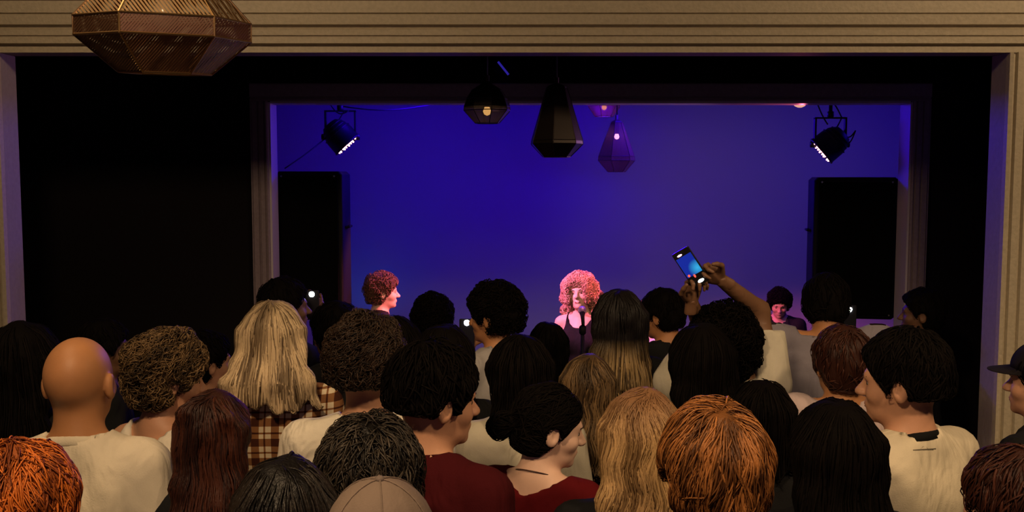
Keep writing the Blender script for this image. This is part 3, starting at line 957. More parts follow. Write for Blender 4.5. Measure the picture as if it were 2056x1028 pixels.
person('young man with dark swept hair and bare ear in a dark red shirt', 864, 684, 2.55, -34, -30, 6, hair=dict(SHORT, t=.022, tz=.032, n=900, m=9, len=.09, lift=.008, line=(1.615, .012), nape=1.60), hcol='black', skn='fair', top='dark_red', topcol=(.055, .004, .006), fine=.0045)
person('young woman in a red scoop top with dark hair tied in a low bun', 1086, 768, 2.8, -30, -48, 12, fem=True, hair=dict(t=.014, n=900, m=10, len=.11, wd=.0024, grav=.2, crown=(0, .06, 1.74), nape=1.55, lift=.003, blobs=[((-.0, -.155, 1.615), (.036, .038, .042))]), hcol='black', skn='pale', top='red', topcol=(.085, .003, .005), neck='scoop', sleeve=0.3, fine=.0045)
person('woman with long wavy honey blonde hair reaching below her shoulders', 1290, 778, 2.35, -6, fem=True, hair=dict(LONG, t=.02, long=1.20, w=(.092, .135), n=2400, m=20, len=.42, wd=.0025, wave=.55, clump=11), hcol='blonde2', fine=.008, topcol=(.03, .02, .015))
person('person with short strawberry blond hair swept sideways, left ear showing', 1432, 804, 2.0, 6, 6, hair=dict(WAVY, t=.028, tz=.03, n=3200, m=12, len=.12, lift=.006, jit=.22, wd=.0019, clump=15, crown=(.0, -.075, 1.75)), hcol='ginger', skn='fair', fine=.0055, topcol=(.10, .05, .02))
person('person with long straight black hair before the man in black-collared shirt', 1676, 800, 2.4, 0, fem=True, hair=dict(LONG, t=.03, long=1.15, w=(.105, .14), n=700, m=16, len=.42), hcol='black', fine=.008)
person('young man in cream shirt with black collar and thick dark hair', 1822, 655, 2.75, 28, 32, 4, hair=dict(SHORT, t=.024, tz=.034, n=1200, len=.07, line=(1.60, .014), nape=1.59), hcol='black', skn='fair', top='cream_right', topcol=(.66, .58, .43), collar=(.008, .008, .008), build=1.08, fine=.0045, sleeve=.7)
person('person with auburn hair and one ear cut by the lower right edge', 2034, 893, 2.0, 12, hair=dict(SHORT, t=.02, n=700, len=.07), hcol='auburn', skn='fair', fine=.0065, topcol=(.02, .012, .012))
person('person in a dark cap half outside the right edge', 2096, 690, 3.2, 40, 10, hair=dict(SHORT, n=250), hcol='black', skn='fair')
# cap wearer
CAPP = person('person wearing a light grey brown cap at the bottom edge', 762, 980, 1.55, 10, hair=dict(SHORT, t=.012, n=250), hcol='black', fine=.008)

# second rows
person('woman with messy curled light brown hair in a white tank top', 325, 664, 3.1, -24, -34, 10, fem=True, hair=dict(CURLY, t=.028, n=2000, wd=.0026, clump=7, blobs=[((0, -.10, 1.70), (.055, .045, .05))], curl=.010), hcol='brown', skn='fair', top='white_tank', topcol=(.66, .60, .50), neck='tank', sleeve=0, build=1.0, fine=.006)
person('woman with long pale blonde hair in a brown plaid shirt', 549, 602, 3.4, 2, fem=True, hair=dict(LONG, t=.022, tz=.02, long=1.44, w=(.098, .165), n=1500, m=20, len=.30, wd=.0042, clump=10, jit=.14), hcol='blonde', top='plaid', sleeve=1.9, fine=.008, build=1.05)
person('man with dark curly hair and bare nape in a white t-shirt', 735, 632, 2.95, 0, -6, hair=dict(CURLYBIG, basetint=.08, t=.030, n=2600, wd=.0026, nape=1.60, line=(1.615, .02)), hcol='dark', skn='fair', top='white', topcol=(.74, .68, .56), collar=(.72, .66, .54), build=1.12, fine=.0055, sleeve=.75, wr=1.0)
person('person with black bobbed hair in a pale top behind the red-topped woman', 1042, 670, 3.2, 10, hair=dict(BOB), hcol='black', top='pale', topcol=(.46, .42, .33), sleeve=.8, fem=True)
person('person with dull brown wavy hair behind the honey blonde woman', 1180, 710, 3.5, 0, fem=True, hair=dict(LONG, t=.022, n=900, w=(.095, .115), wave=.5, clump=8), hcol='brown')
person('person with black shoulder-length hair under the raised phone', 1408, 648, 3.45, 5, fem=True, hair=dict(LONG, t=.035, w=(.11, .13), n=400), hcol='black')
person('person with round black hair behind the strawberry blond head', 1528, 762, 3.1, 0, hair=dict(BOB, t=.028), hcol='black', fem=True)
person('person with cropped reddish hair in a pale pink shirt', 1690, 652, 3.4, 8, hair=dict(SHORT, t=.022, tz=.022, n=500, ears=False), hcol='auburn', skn='tan', top='pale_pink', topcol=(.48, .38, .38), sleeve=.6, shrug=.05)
person('person with long black hair at the far left before the archway side', 48, 644, 3.2, -8, fem=True, hair=dict(LONG, t=.035, w=(.12, .15), n=400), hcol='black')

# third rows and farther
person('woman whose long hair turns from black roots to dull blonde', 1243, 580, 4.2, 0, fem=True, hair=dict(LONG, t=.030, tz=.03, long=1.22, w=(.105, .15), n=900, wd=.005, clump=5), hcol='rooted')
person('man with thick black hair facing left in a pale grey shirt', 994, 565, 4.4, 48, 18, 4, hair=dict(CURLY, t=.036, tz=.04, curl=.006, nape=1.57), hcol='black', skn='tan', top='grey_shirt', topcol=(.36, .34, .34), fine=.006,
             armL=at(946, 694, 4.72), poleL=(-.4, .2, -1))
HOLD = person('person with black curly hair holding a phone high with both arms', 1452, 612, 3.75, 2, 0, -6, hair=dict(CURLYBIG, t=.048, tz=.048, n=1600, curl=.013), hcol='black', skn='brown', top='white_sleeve', topcol=(.56, .52, .42), sleeve=.66, sleeveL=.3, shrug=.08, sr=.022,
              armR=at(1448, 562, 3.68), armL=at(1388, 606, 3.70), poleR=(.7, .7, .1), poleL=(.5, 1, -.4),
              hands={1: (at(1408, 540, 3.66) - at(1448, 562, 3.68), (-.35, -1, -.3)), 0: (at(1392, 566, 3.68) - at(1388, 606, 3.70), (.4, -1, .0))}, fine=.0065)
P25 = person('tall man with dark hair in a dim blue grey shirt below the right loudspeaker', 1660, 545, 4.35, -6, -8, 22, hair=dict(SHORT, t=.022, tz=.03, ears=False, n=400, len=.07), hcol='black', skn='tan', top='blue_grey', topcol=(.22, .20, .24), build=1.15, sleeve=1.9,
             armR=at(1692, 662, 4.66), poleR=(.4, .2, -1), sw=.225, shrug=.075)
P7 = person('person with dark hair facing right before the left loudspeaker', 574, 556, 4.75, -52, -14, 0, hair=dict(SHORT, t=.028, tz=.03, n=350, ears=False), hcol='black', skn='brown', armR=at(640, 632, 4.98), poleR=(.3, .2, -1))
person('person with black round hair left of the black curly-haired man', 868, 590, 5.05, 5, hair=dict(CURLY, t=.03), hcol='black')
person('person with smooth black hair behind the curly-haired man in white', 792, 634, 3.85, 0, hair=dict(BOB, t=.03), hcol='black', fem=True)
person('person with black hair between the dark red shirt and the stage', 890, 650, 3.55, 12, hair=dict(LONG, t=.03, n=350), hcol='black', fem=True)
person('person with flat dark hair in front of the singer', 1100, 646, 4.75, 4, hair=dict(BOB, t=.024), hcol='black', fem=True)
person('person with short black hair tilting down right of the singer', 1337, 578, 5.0, 34, 20, 12, hair=dict(SHORT, t=.03, tz=.03, n=400), hcol='black', skn='tan', topcol=(.05, .045, .08))
person('person with black hair right of the pale blonde woman', 672, 604, 4.35, 36, 16, hair=dict(SHORT, t=.036, tz=.036, ears=False), hcol='black', skn='brown')
person('dim figure with dark hair facing left before the right stage casing', 1850, 578, 5.2, 60, 10, hair=dict(SHORT, t=.03), hcol='black', skn='brown')
person('dim dark-haired figure at left beside the bald head', 212, 640, 4.2, -60, -10, hair=dict(SHORT, t=.03), hcol='black', skn='brown')
person('dim figure with dark hair above the messy light brown curls', 335, 654, 4.7, 10, hair=dict(BOB, t=.03), hcol='black', fem=True)
person('dim figure with dark hair in a dusty pink top left of the pale blonde woman', 415, 662, 4.0, -45, -10, hair=dict(SHORT, t=.03), hcol='black', skn='fair', top='dusty', topcol=(.34, .24, .22), fem=True)

# ------------------------------------------------------------------ players on the stage
person('stage player with brown curly hair in profile lit red', 768, 547, 6.5, -72, -6, 2, hair=dict(CURLY, t=.022, tz=.024, n=900, nape=1.56), hcol='stage_brown', skn='pale', topcol=(.02, .02, .03), fine=.005)
SING = person('singer with long curly copper hair in a black tank top', 1167, 549, 6.45, 158, 4, -10, 8, fem=True,
              hair=dict(CURLYBIG, t=.042, tz=.035, long=1.42, w=(.115, .15), n=2200, wd=.0036, len=.10, m=14, cfreq=2.4, curl=.012, wy=.06, back=.02, side=.0, lump=.007, clump=9), hcol='stage_red', skn='pale', neck='tank', sleeve=0, top='black_tank', fine=.0045, smile=True,
              armL=None)
person('stage player in a pale shirt half hidden right of the singer', 1308, 596, 6.5, 150, 0, 20, hair=dict(SHORT, t=.025), hcol='stage_brown', skn='pale', top='stage_pale', topcol=(.60, .52, .60), sleeve=.8)
DRUM = person('seated player with black hair looking down at the back of the stage', 1566, 576, 7.4, 165, 0, 20, hair=dict(CURLY, t=.028, tz=.028), hcol='black', skn='fair', fine=.006)

# ------------------------------------------------------------------ cap on the wearer's head
def hat_on(P, label):
    root, g, s = P
    BW = cloth('cap_cotton', (.20, .15, .12), .2)
    pr = []
    for k in range(9):
        a = R(90 * k / 8); pr.append((.098 * math.cos(a) + .0005, math.sin(a) * .100))
    m = MB(); m.lathe(pr[:-1] + [(.002, .100)], 36)
    rid = lambda v: (v[0] * .93, v[1] * 1.14 - .012, v[2] + 1.682)
    m.v = [tuple(from_head(np.array([rid(v)], f32), g.RM)[0] * s) for v in m.v]
    o = m.build('baseball_cap', BW, root, True); o['label'] = label
    for k in range(6):
        a = R(60 * k + 30); t = MB()
        t.tube([(math.cos(a) * .099 * math.cos(R(b)), math.sin(a) * .099 * math.cos(R(b)), .101 * math.sin(R(b))) for b in range(0, 89, 8)], .0014, 5)
        t.v = [tuple(from_head(np.array([rid(v)], f32), g.RM)[0] * s) for v in t.v]
        t.build('seam', BW, o)
    b = MB(); b.lathe([(.0005, 0), (.009, 0), (.008, .005), (.004, .0075), (.0005, .008)], 14)
    b.v = [tuple(from_head(np.array([rid((v[0], v[1], v[2] + .098))], f32), g.RM)[0] * s) for v in b.v]
    b.build('button', mat('cap_button', (.16, .12, .10), .8), o, True)
    br = MB(); vs = []; fs = []; n = 14
    for i in range(n + 1):
        a = R(30 + 120 * i / n)
        for (r, z) in ((.090, .0), (.092, .003), (.16, -.014), (.16, -.017)):
            k = r if r < .1 else .092 + .07 * max(0, math.sin((a - R(30)) / R(120) * math.pi)) ** .6
            vs.append((k * math.cos(a) * .93, k * math.sin(a) * 1.14 - .012, 1.684 + z))
    for i in range(n):
        for j in range(4): fs.append([i * 4 + j, i * 4 + (j + 1) % 4, (i + 1) * 4 + (j + 1) % 4, (i + 1) * 4 + j])
    vs = [tuple(from_head(np.array([v], f32), g.RM)[0] * s) for v in vs]
    br.add(vs, fs); br.build('brim', BW, o)


hat_on(CAPP, 'light grey brown baseball cap with a button, worn at the bottom edge')
r31 = PEOPLE['person in a dark cap half outside the right edge']
_BW = MATS.pop('cap_cotton')
cloth('cap_cotton', (.012, .010, .012), .2)
hat_on(r31, 'black cap on the head at the right edge of the archway')
MATS['cap_cotton'] = _BW

# hair clip, necklace, strap
r5, g5, s5 = PEOPLE['person with long auburn hair half gathered in a small silver clip']
cp = MB(); p = at(455, 832, 2.58); cp.tube([p + Vector((math.cos(a) * .016, -.012 * math.sin(a) * 0, math.sin(a) * .006)) for a in [R(20 * i) for i in range(10)]], .0022, 6)
cp.v = [tuple(Matrix.Rotation(-r5.rotation_euler.z, 3, 'Z') @ (Vector(v) - r5.location)) for v in cp.v]
cpo = cp.build('hair_clip', mat('silver', (.8, .76, .7), .2, 1.0), r5, True)
cpo['label'] = 'small silver clip'


def back_mark(P, px, py):
    """small printed mark lying on the back of a shirt"""
    from mathutils.bvhtree import BVHTree
    root, g, s = P
    sh = [c for c in root.children if c.name.startswith('shirt')][0].data
    t = BVHTree.FromPolygons([v.co[:] for v in sh.vertices], [p.vertices[:] for p in sh.polygons])
    inv = Matrix.Rotation(-root.rotation_euler.z, 3, 'Z')
    def hit(x, y):
        a = inv @ (Vector((0, 0, CAMZ)) - root.location); b = inv @ (at(x, y, 2.0) - root.location)
        h = t.ray_cast(a, (b - a).normalized())
        return h[0] + h[1] * .0012 if h[0] is not None else None
    m = MB()
    for (x0, y0, x1, y1, w) in ((-23, 3, 23, 0, .0022), (-8, 0, -3, -4, .0016), (-3, -4, 3, -4, .0016), (3, -4, 7, 0, .0016), (-20, 3, 18, 2, .002)):
        q = [hit(px + x0 + (x1 - x0) * i / 6, py + y0 + (y1 - y0) * i / 6) for i in range(7)]
        q = [v for v in q if v]
        if len(q) > 1: m.tube(q, w, 6)
    if m.v: m.build('shirt_print', mat('print_ink', (.12, .10, .07), .8), root)['label'] = 'small dark printed mark between the shoulder blades'


back_mark(PEOPLE['young man in cream shirt with black collar and thick dark hair'], 1856, 901)


def necklace(P, label):
    root, g, s = P; m = MB(); n = 40; pts = []
    for k in range(n + 1):
        a = 2 * math.pi * k / n
        pts.append((.066 * math.cos(a) * s, (-.022 + .062 * math.sin(a)) * s, (1.488 - .028 * math.sin(a)) * s))
    m.tube(pts, .0016, 5); o = m.build('necklace', mat('necklace_cord', (.03, .008, .006), .4), root, True)
    o['label'] = label


necklace(PEOPLE['young woman in a red scoop top with dark hair tied in a low bun'], 'thin dark cord necklace round the bare nape above the red top')


# ------------------------------------------------------------------ phones
def phone(label, c, right, up, lit, L=.148, Wd=.072, scr=None):
    r = Vector(right).normalized(); u = Vector(up); u = (u - r * u.dot(r)).normalized(); n = r.cross(u)   # n: out of the screen
    M3 = Matrix((r, n * -1, u)).transposed()      # local x right, local -y out of the screen, local z up
    o = bpy.data.objects.new('phone', None); COL.objects.link(o); o.location = c
    o.rotation_euler = M3.to_euler(); o['label'] = label; o['category'] = 'phone'
    b = MB().box((0, 0, 0), (Wd, .0085, L), bev=.004)
    b.build('case', mat('phone_black', (.012, .012, .014), .3), o)
    return o


o = phone('black phone held up in both hands filming the stage', (at(1372, 513, 3.62) + at(1402, 560, 3.62)) / 2, at(1410, 520, 3.62) - at(1384, 535, 3.64), at(1372, 513, 3.62) - at(1402, 560, 3.62), None)
def plate(name, x0, x1, z0, z1, m, parent, y=-.0046, rad=.0):
    MB().box(((x0 + x1) / 2, y, (z0 + z1) / 2), (x1 - x0, .0008, z1 - z0), bev=0).build(name, m, parent)
sc = bpy.data.materials.new('phone_screen'); sc.use_nodes = True
nt = sc.node_tree; b = nt.nodes['Principled BSDF']; b.inputs['Base Color'].default_value = (0, 0, 0, 1); b.inputs['Roughness'].default_value = .15
tc = nt.nodes.new('ShaderNodeTexCoord'); gr = nt.nodes.new('ShaderNodeVectorMath'); gr.operation = 'DISTANCE'; gr.inputs[1].default_value = (.022, -.0046, -.012)
nt.links.new(tc.outputs['Object'], gr.inputs[0])
rp = nt.nodes.new('ShaderNodeValToRGB'); e = rp.color_ramp.elements
e[0].position = 0; e[0].color = (.05, .55, 1, 1); e[1].position = .035; e[1].color = (.01, .03, .40, 1)
nt.links.new(gr.outputs['Value'], rp.inputs['Fac']); nt.links.new(rp.outputs['Color'], b.inputs['Emission Color']); b.inputs['Emission Strength'].default_value = .8
s_ = MB().box((0, -.0046, .010), (.062, .0008, .080)).build('screen', sc, o)
plate('display_edge', -.034, .034, -.071, .071, mat('display_glass', (.01, .01, .012), .08), o, -.00435)
E = lambda n, c, k: mat(n, (0, 0, 0), .4, emit=c, es=k)
MB().lathe([(.0001, 0), (.004, 0), (.004, .0006), (.0001, .0007)], 10, (-.010, -.0052, .058), Matrix.Rotation(R(90), 3, 'X') @ Matrix.Diagonal((2.6, 1, 1))).build('record_mark', E('glow_pink', (1, .6, .75), 2), s_)
MB().lathe([(.0001, 0), (.004, 0), (.004, .0006), (.0001, .0007)], 10, (-.022, -.0052, -.024), Matrix.Rotation(R(90), 3, 'X') @ Matrix.Diagonal((1.2, 1.3, 1))).build('screen_figure', E('glow_red', (1, .12, .08), 1.2), s_)
MB().lathe([(.0001, 0), (.004, 0), (.004, .0006), (.0001, .0007)], 10, (-.004, -.0052, -.034), Matrix.Rotation(R(90), 3, 'X') @ Matrix.Diagonal((1.0, 1.8, 1))).build('screen_figure', E('glow_red', (1, .12, .08), 1.2), s_)
MB().lathe([(.0001, 0), (.004, 0), (.004, .0006), (.0001, .0007)], 12, (.006, -.0052, -.060), Matrix.Rotation(R(90), 3, 'X') @ Matrix.Diagonal((3.2, 1.5, 1))).build('shutter_button', E('glow_white', (1, .97, .9), 5), s_)


def torch_phone(label, c, toward=(0, -1, 0), tilt=8):
    u = Vector((math.sin(R(tilt)), 0, math.cos(R(tilt)))); r = u.cross(Vector(toward)) * -1
    r = Vector((1, 0, 0))
    q = phone(label, Vector(c) - u * .055, r, u, True)
    MB().lathe([(.0001, 0), (.014, 0), (.013, .003), (.0001, .0034)], 14, (0, -.0042, .055), Matrix.Rotation(R(90), 3, 'X')).build('torch_light', E('torch_glow', (.95, 1, .97), 28), q, True)
    return q


torch_phone('phone with a glaring white light before the left loudspeaker', at(630, 591, 4.95), tilt=10)
torch_phone('phone with a glaring white light by the face of the pale-shirted man', at(935, 648, 4.68), tilt=-6)
torch_phone('phone with a glaring white light below the right loudspeaker', at(1706, 621, 4.62), tilt=4)

# ------------------------------------------------------------------ loudspeakers
BLK = mat('speaker_black', (.005, .005, .006), .6, spec=.2, bump=.25, bscale=160)
GRL = mat('speaker_grille', (.003, .003, .003), .9, spec=.08, bump=.6, bscale=420)


def speaker(label, x0, x1, y0, y1, d, rz, edge):
    a = at(x0, y0, d); b_ = at(x1, y1, d); w_ = b_.x - a.x; h_ = a.z - b_.z
    o = empty('loudspeaker', label, 'speaker', ((a.x + b_.x) / 2, d + .16, b_.z), R(rz))
    MB().box((0, .01, h_ / 2), (w_, .32, h_), bev=.02).build('cabinet', BLK, o)
    MB().box((0, -.158, h_ / 2), (w_ - .05, .02, h_ - .06), bev=.006).build('grille', GRL, o)
    for s in (-1, 1):
        MB().tube([(s * (w_ / 2 + .001), -.05, h_ * .62), (s * (w_ / 2 + .02), -.045, h_ * .62), (s * (w_ / 2 + .02), .06, h_ * .62), (s * (w_ / 2 + .001), .065, h_ * .62)], .008, 8).build('handle', BLK, o)
    for (x, z) in ((-1, .03), (1, .03), (-1, h_ - .03), (1, h_ - .03)):
        MB().lathe([(.001, 0), (.006, 0), (.005, .003), (.001, .003)], 8, (x * (w_ / 2 - .045), -.168, z), Matrix.Rotation(R(90), 3, 'X')).build('screw', mat('steel', (.3, .3, .3), .4, 1), o)
    # tripod stand
    st = empty('speaker_stand', 'black tripod stand under the ' + ('left' if x0 < 1000 else 'right') + ' loudspeaker', 'stand', (o.location.x, o.location.y, 0))
    MB().tube([(0, 0, .3), (0, 0, b_.z - .001)], .018, 12).build('pole', BLK, st, True)
    MB().lathe([(.02, .62), (.034, .64), (.034, .72), (.02, .74)], 12).build('collar', BLK, st, True)
    MB().lathe([(.06, b_.z - .012), (.06, b_.z - .001)], 14).build('top_plate', BLK, st)
    for k in range(3):
        an = R(90 + 120 * k)
        l = MB().tube([(math.cos(an) * .03, math.sin(an) * .03, .66), (math.cos(an) * .36, math.sin(an) * .36, .012)], .011, 8).build('leg', BLK, st, True)
        MB().tube([(math.cos(an) * .02, math.sin(an) * .02, .32), (math.cos(an) * .19, math.sin(an) * .19, .345)], .007, 6).build('brace', BLK, l)
    return o


speaker('tall black loudspeaker at the left of the stage opening', 550, 690, 344, 640, 6.12, 0, 1)
speaker('tall black loudspeaker at the right of the stage opening', 1648, 1804, 356, 641, 6.12, -10, -1)

# microphone and stand in front of the singer
mh = at(1170, 640, 6.08)
st = empty('microphone_stand', 'thin black microphone stand in front of the singer', 'stand', (mh.x - .0, mh.y + .0, 0))
MB().lathe([(.13, 0), (.13, .012), (.03, .022), (.02, .03)], 24).build('base', BLK, st, True)
MB().tube([(0, 0, .02), (0, 0, mh.z - .05)], .012, 10).build('pole', BLK, st, True)
MB().lathe([(.012, mh.z - .10), (.022, mh.z - .09), (.022, mh.z - .05), (.012, mh.z - .04)], 12).build('clamp', BLK, st, True)
mc = empty('microphone', 'black microphone clipped on the stand at the singer’s chin', 'microphone', mh)
MI = Matrix.Rotation(R(-50), 3, 'X')
MB().lathe([(.010, -.10), (.013, -.02), (.018, .0)], 14, M=MI).build('handle', BLK, mc, True)
MB().lathe([(.018, 0), (.025, .012), (.026, .024), (.02, .042), (.008, .05), (.001, .051)], 16, M=MI).build('grille_ball', mat('mic_mesh', (.35, .33, .34), .35, 1.0, bump=.6, bscale=500), mc, True)
mc.location = mh + Vector((0, .035, .03))


# ------------------------------------------------------------------ stage lamps
def par(label, px, py, d, aim, yaw, cable):
    c = at(px, py, d); o = empty('stage_lamp', label, 'stage light', c)
    K = mat('lamp_black', (.010, .010, .012), .45)
    Mx = Vector(aim).to_track_quat('Z', 'X').to_matrix()
    MB().lathe([(.03, -.115), (.055, -.11), (.085, -.07), (.098, -.02), (.100, .06), (.104, .062), (.104, .072), (.092, .074), (.090, .060), (.001, .058)], 24, M=Mx).build('housing', K, o, True)
    for i in range(3):
        MB().lathe([(.094 - i * .012, -.035 - i * .025), (.101 - i * .010, -.035 - i * .025), (.101 - i * .010, -.030 - i * .025), (.094 - i * .012, -.030 - i * .025)], 24, M=Mx).build('cooling_fin', K, o)
    face = MB().lathe([(.001, .059), (.089, .059), (.089, .062), (.001, .062)], 24, M=Mx).build('lamp_face', mat('lamp_glass', (.02, .01, .015), .15), o)
    for k in range(12):
        a = 2 * math.pi * k / 12
        MB().lathe([(.001, 0), (.006, 0), (.006, .014), (.001, .019)], 8, Mx @ Vector((.076 * math.cos(a), .076 * math.sin(a), .061)), Mx).build('led', E('led_pink', (1, .42, .5), 6), face, True)
    for k in range(6):
        a = 2 * math.pi * k / 6
        MB().lathe([(.001, 0), (.006, 0), (.006, .014), (.001, .019)], 8, Mx @ Vector((.04 * math.cos(a), .04 * math.sin(a), .061)), Mx).build('led', E('led_pink', (1, .42, .5), 6), face, True)
    # yoke: two straps and a top bar, clamp and stem up to the ceiling
    side = Vector((math.cos(R(yaw)), math.sin(R(yaw)), 0))
    for s in (-1, 1):
        p = side * s * .098
        MB().box(p + Vector((0, 0, .075)), (.012, .034, .19), Matrix.Rotation(R(yaw), 3, 'Z')).build('yoke_arm', K, o)
        MB().lathe([(.002, -.018), (.02, -.016), (.02, .016), (.002, .018)], 10, p * 1.12, side.to_track_quat('Z', 'X').to_matrix()).build('knob', K, o, True)
    MB().box((0, 0, .17), (.208, .034, .010), Matrix.Rotation(R(yaw), 3, 'Z')).build('yoke_bar', K, o)
    MB().lathe([(.012, .17), (.022, .18), (.022, .21), (.012, .215), (.012, 2.95 - c.z), (.03, 2.95 - c.z)], 10).build('hanging_stem', K, o, True)
    for i, cb in enumerate(cable):
        q = MB().tube([at(x, y, dd) - c for x, y, dd in cb], .0045, 6).build('cable', K, o, True)
    return o


def arc(p0, p1, sag, n=10):
    return [(p0[0] + (p1[0] - p0[0]) * i / n, p0[1] + (p1[1] - p0[1]) * i / n + sag * math.sin(math.pi * i / n), p0[2] + (p1[2] - p0[2]) * i / n) for i in range(n + 1)]


par('black stage lamp with pink lights hanging above the left loudspeaker', 684, 275, 6.65, (.66, .05, -.75), 0,
    [arc((672, 262, 6.66), (572, 338, 6.3), 3), arc((690, 214, 6.65), (868, 210, 6.6), 9), arc((660, 205, 6.6), (700, 222, 6.6), 14), arc((650, 270, 6.6), (690, 225, 6.64), 8)])
par('black stage lamp with pink lights hanging above the right loudspeaker', 1666, 290, 6.5, (-.75, .17, -.66), 0,
    [arc((1640, 205, 6.5), (1662, 250, 6.5), 4), arc((1655, 200, 6.5), (1690, 236, 6.5), -12), arc((1690, 236, 6.5), (1672, 262, 6.5), 5), arc((1700, 290, 6.5), (1718, 262, 6.45), 6), arc((1718, 262, 6.45), (1694, 272, 6.5), 8)])
# small dome lamp under the header
c = at(1606, 212, 6.3)
o = empty('dome_lamp', 'small dome lamp under the top of the stage opening', 'lamp', c)
MB().lathe([(.03, .0), (.042, .006), (.042, .02), (.01, .024)], 16).build('mount', mat('brass_dull', (.35, .22, .10), .4, 1), o, True)
MB().lathe([(.012, -.012), (.030, -.004), (.038, .004), (.03, .006)], 16).build('cover', E('dome_glow', (1, .5, .35), .8), o, True)
MB().tube([(0, 0, .02), (0, 0, 2.95 - c.z)], .008, 8).build('stem', BLK, o, True)

# blue reflection above the opening, put into a slanted strip with its own glow
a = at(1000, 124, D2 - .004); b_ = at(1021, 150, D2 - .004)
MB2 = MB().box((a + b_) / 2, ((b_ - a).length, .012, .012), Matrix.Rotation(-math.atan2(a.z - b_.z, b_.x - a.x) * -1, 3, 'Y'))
o = MB2.build('glint_strip', mat('blue_glint', (.03, .02, .45), .4, emit=(.05, .03, .6), es=.4))
o['label'] = 'short slanted strip painted as a blue reflection on the black wall above the stage'; o['category'] = 'strip'


# ------------------------------------------------------------------ faceted pendants
def pendant(label, c, prof, n, m, edge, rot, er, glass=None, bulb=None, ztop=3.1, sub=None, group=None, frame=True, tilt=0):
    """prof: (radius, z) rings from bottom to top; every facet is a panel of its own"""
    o = empty('pendant_lamp', label, 'lamp', c, R(rot), group)
    ring = [[Vector((r * math.cos(2 * math.pi * k / n), r * math.sin(2 * math.pi * k / n), z)) for k in range(n)] for r, z in prof]
    for i in range(len(prof) - 1):
        for k in range(n):
            q_ = [ring[i][k], ring[i][(k + 1) % n], ring[i + 1][(k + 1) % n], ring[i + 1][k]]
            cen = sum(q_, Vector()) / 4; nor = (q_[1] - q_[0]).cross(q_[3] - q_[0]).normalized()
            q0 = [cen + (v - cen) * .985 for v in q_]; th = .0015
            mb = MB().add(q0 + [v - nor * th for v in q0], [(0, 1, 2, 3), (7, 6, 5, 4), (0, 4, 5, 1), (1, 5, 6, 2), (2, 6, 7, 3), (3, 7, 4, 0)])
            mm = m[i] if isinstance(m, (list, tuple)) else m
            pn = mb.build('panel', mm, o)
    if frame:
        for i in range(len(prof)):
            mb = MB()
            for k in range(n): mb.tube([ring[i][k], ring[i][(k + 1) % n]], er, 6)
            mb.build('rim', edge, o)
        for k in range(n):
            MB().tube([ring[i][k] for i in range(len(prof))], er, 6).build('rib', edge, o)
    if tilt: o.rotation_euler.x = R(tilt)
    tz = prof[-1][1]; tr = prof[-1][0]
    MB().lathe([(tr * .98, tz - .002), (tr * .9, tz + .006), (.012, tz + .02), (.012, tz + .05)], n).build('top_cap', edge, o)
    MB().tube([(0, 0, tz + .04), (0, 0, ztop - c[2])], .004, 6).build('cord', mat('cord_black', (.01, .01, .01), .6), o, True)
    MB().lathe([(.006, ztop - c[2] - .025), (.045, ztop - c[2] - .012), (.045, ztop - c[2])], 14).build('ceiling_rose', edge, o, True)
    if bulb:
        zb, rb, em = bulb
        so = MB().lathe([(.014, zb + rb), (.016, zb + rb + .03), (.010, tz)], 10).build('socket', edge, o, True)
        MB().lathe([(.001, zb - rb), (rb * .7, zb - rb * .7), (rb, zb), (rb * .7, zb + rb * .7), (.012, zb + rb * 1.2)], 12).build('bulb', em, so, True)
    return o


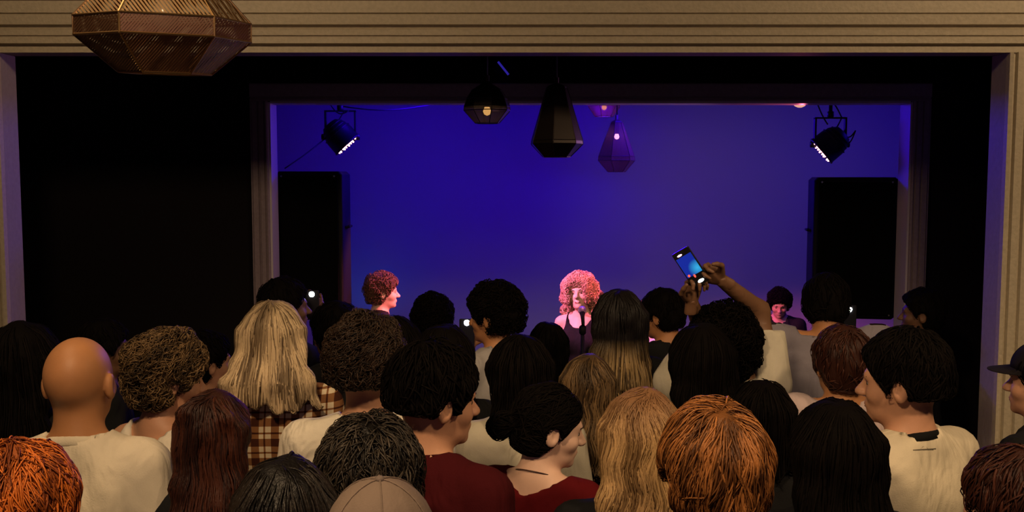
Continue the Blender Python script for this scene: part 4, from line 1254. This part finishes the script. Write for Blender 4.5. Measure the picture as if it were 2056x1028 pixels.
CH = aC + 0.04
BRASS = mat('brass_frame', (.42, .26, .11), .35, 1.0)
PERF = perforated('perforated_brass', (.62, .40, .20), 42, 35, .85, .42)
PERF2 = perforated('perforated_copper', (.20, .105, .06), 60, -40, .8, .12)
d0 = 2.45; cc = at(331, 77, d0); k0 = d0 / F * .95
prof0 = [(92 * k0, -(72) * k0), (175 * k0, 0), (175 * k0, 38 * k0), (118 * k0, 100 * k0), (60 * k0, 118 * k0)]
pendant('large six-sided perforated copper lamp hanging at the upper left', cc, prof0, 6, [PERF2, PERF2, PERF, PERF], BRASS, 21, .0028, bulb=(.05, .035, mat('bulb_off', (.5, .4, .3), .2)), ztop=3.88, tilt=4)
DKG = mat('dark_smoked_metal', (.12, .085, .06), .10, .95)
SMK = mat('smoked_glass', (.55, .42, .30), .06, trans=.85, ior=1.3)
DKM = mat('dark_matte_metal', (.018, .012, .010), .35, .6)
DKE = mat('dark_edge', (.02, .014, .012), .4, .8)
BULB = E('bulb_warm', (1, .62, .3), 6)
def kd(d): return d / F
d1 = 5.2; k = kd(d1)
pendant('black dome-shaped faceted lamp left of the two hanging before the stage', at(978, 222, d1), [(24 * k, -25 * k), (47 * k, 0), (46 * k, 8 * k), (41 * k, 23 * k), (30 * k, 40 * k), (14 * k, 50 * k)], 8, [SMK, SMK, DKM, DKM, DKM], DKE, 12, .0022, bulb=(-.004, .022, E('amber_glint', (1, .66, .28), 1.6)), ztop=CH)  # lit amber bulb added to stand in for yellow reflections on the facets
pendant('tall black tapering faceted lamp hanging before the stage centre', at(1117, 289, d1), [(28 * k, -26 * k), (54 * k, 0), (53 * k, 7 * k), (21 * k, 112 * k)], 7, [DKG, DKM, DKM], DKE, 4, .0022, bulb=(.10, .03, mat('bulb_off', (.5, .4, .3), .2)), ztop=CH)
GLS = mat('clear_violet_glass', (.62, .36, .62), .06, trans=.72, ior=1.12)
d2 = 6.6; k = kd(d2)
pendant('small clear glass faceted lamp hanging right of the tall black one', at(1238, 322, d2), [(18 * k, -23 * k), (38 * k, 0), (37 * k, 8 * k), (12 * k, 75 * k)], 6, GLS, mat('violet_edge', (.25, .12, .3), .3, .6), 8, .0018, bulb=(.155, .018, E('bulb_pink', (1, .6, .55), 5)), ztop=2.95)
AMB = mat('amber_glass', (.55, .28, .22), .2, trans=.5, ior=1.2)
d3 = 7.2; k = kd(d3)
pendant('shallow amber faceted lamp half hidden above the clear glass lamp', at(1213, 214, d3), [(18 * k, -20 * k), (33 * k, 0), (31 * k, 8 * k), (14 * k, 22 * k)], 6, AMB, BRASS, 10, .002, bulb=(-.005, .02, E('bulb_pink', (1, .6, .55), 5)), ztop=2.95)

for ob in list(bpy.data.objects):
    if '_s' in ob: del ob['_s']
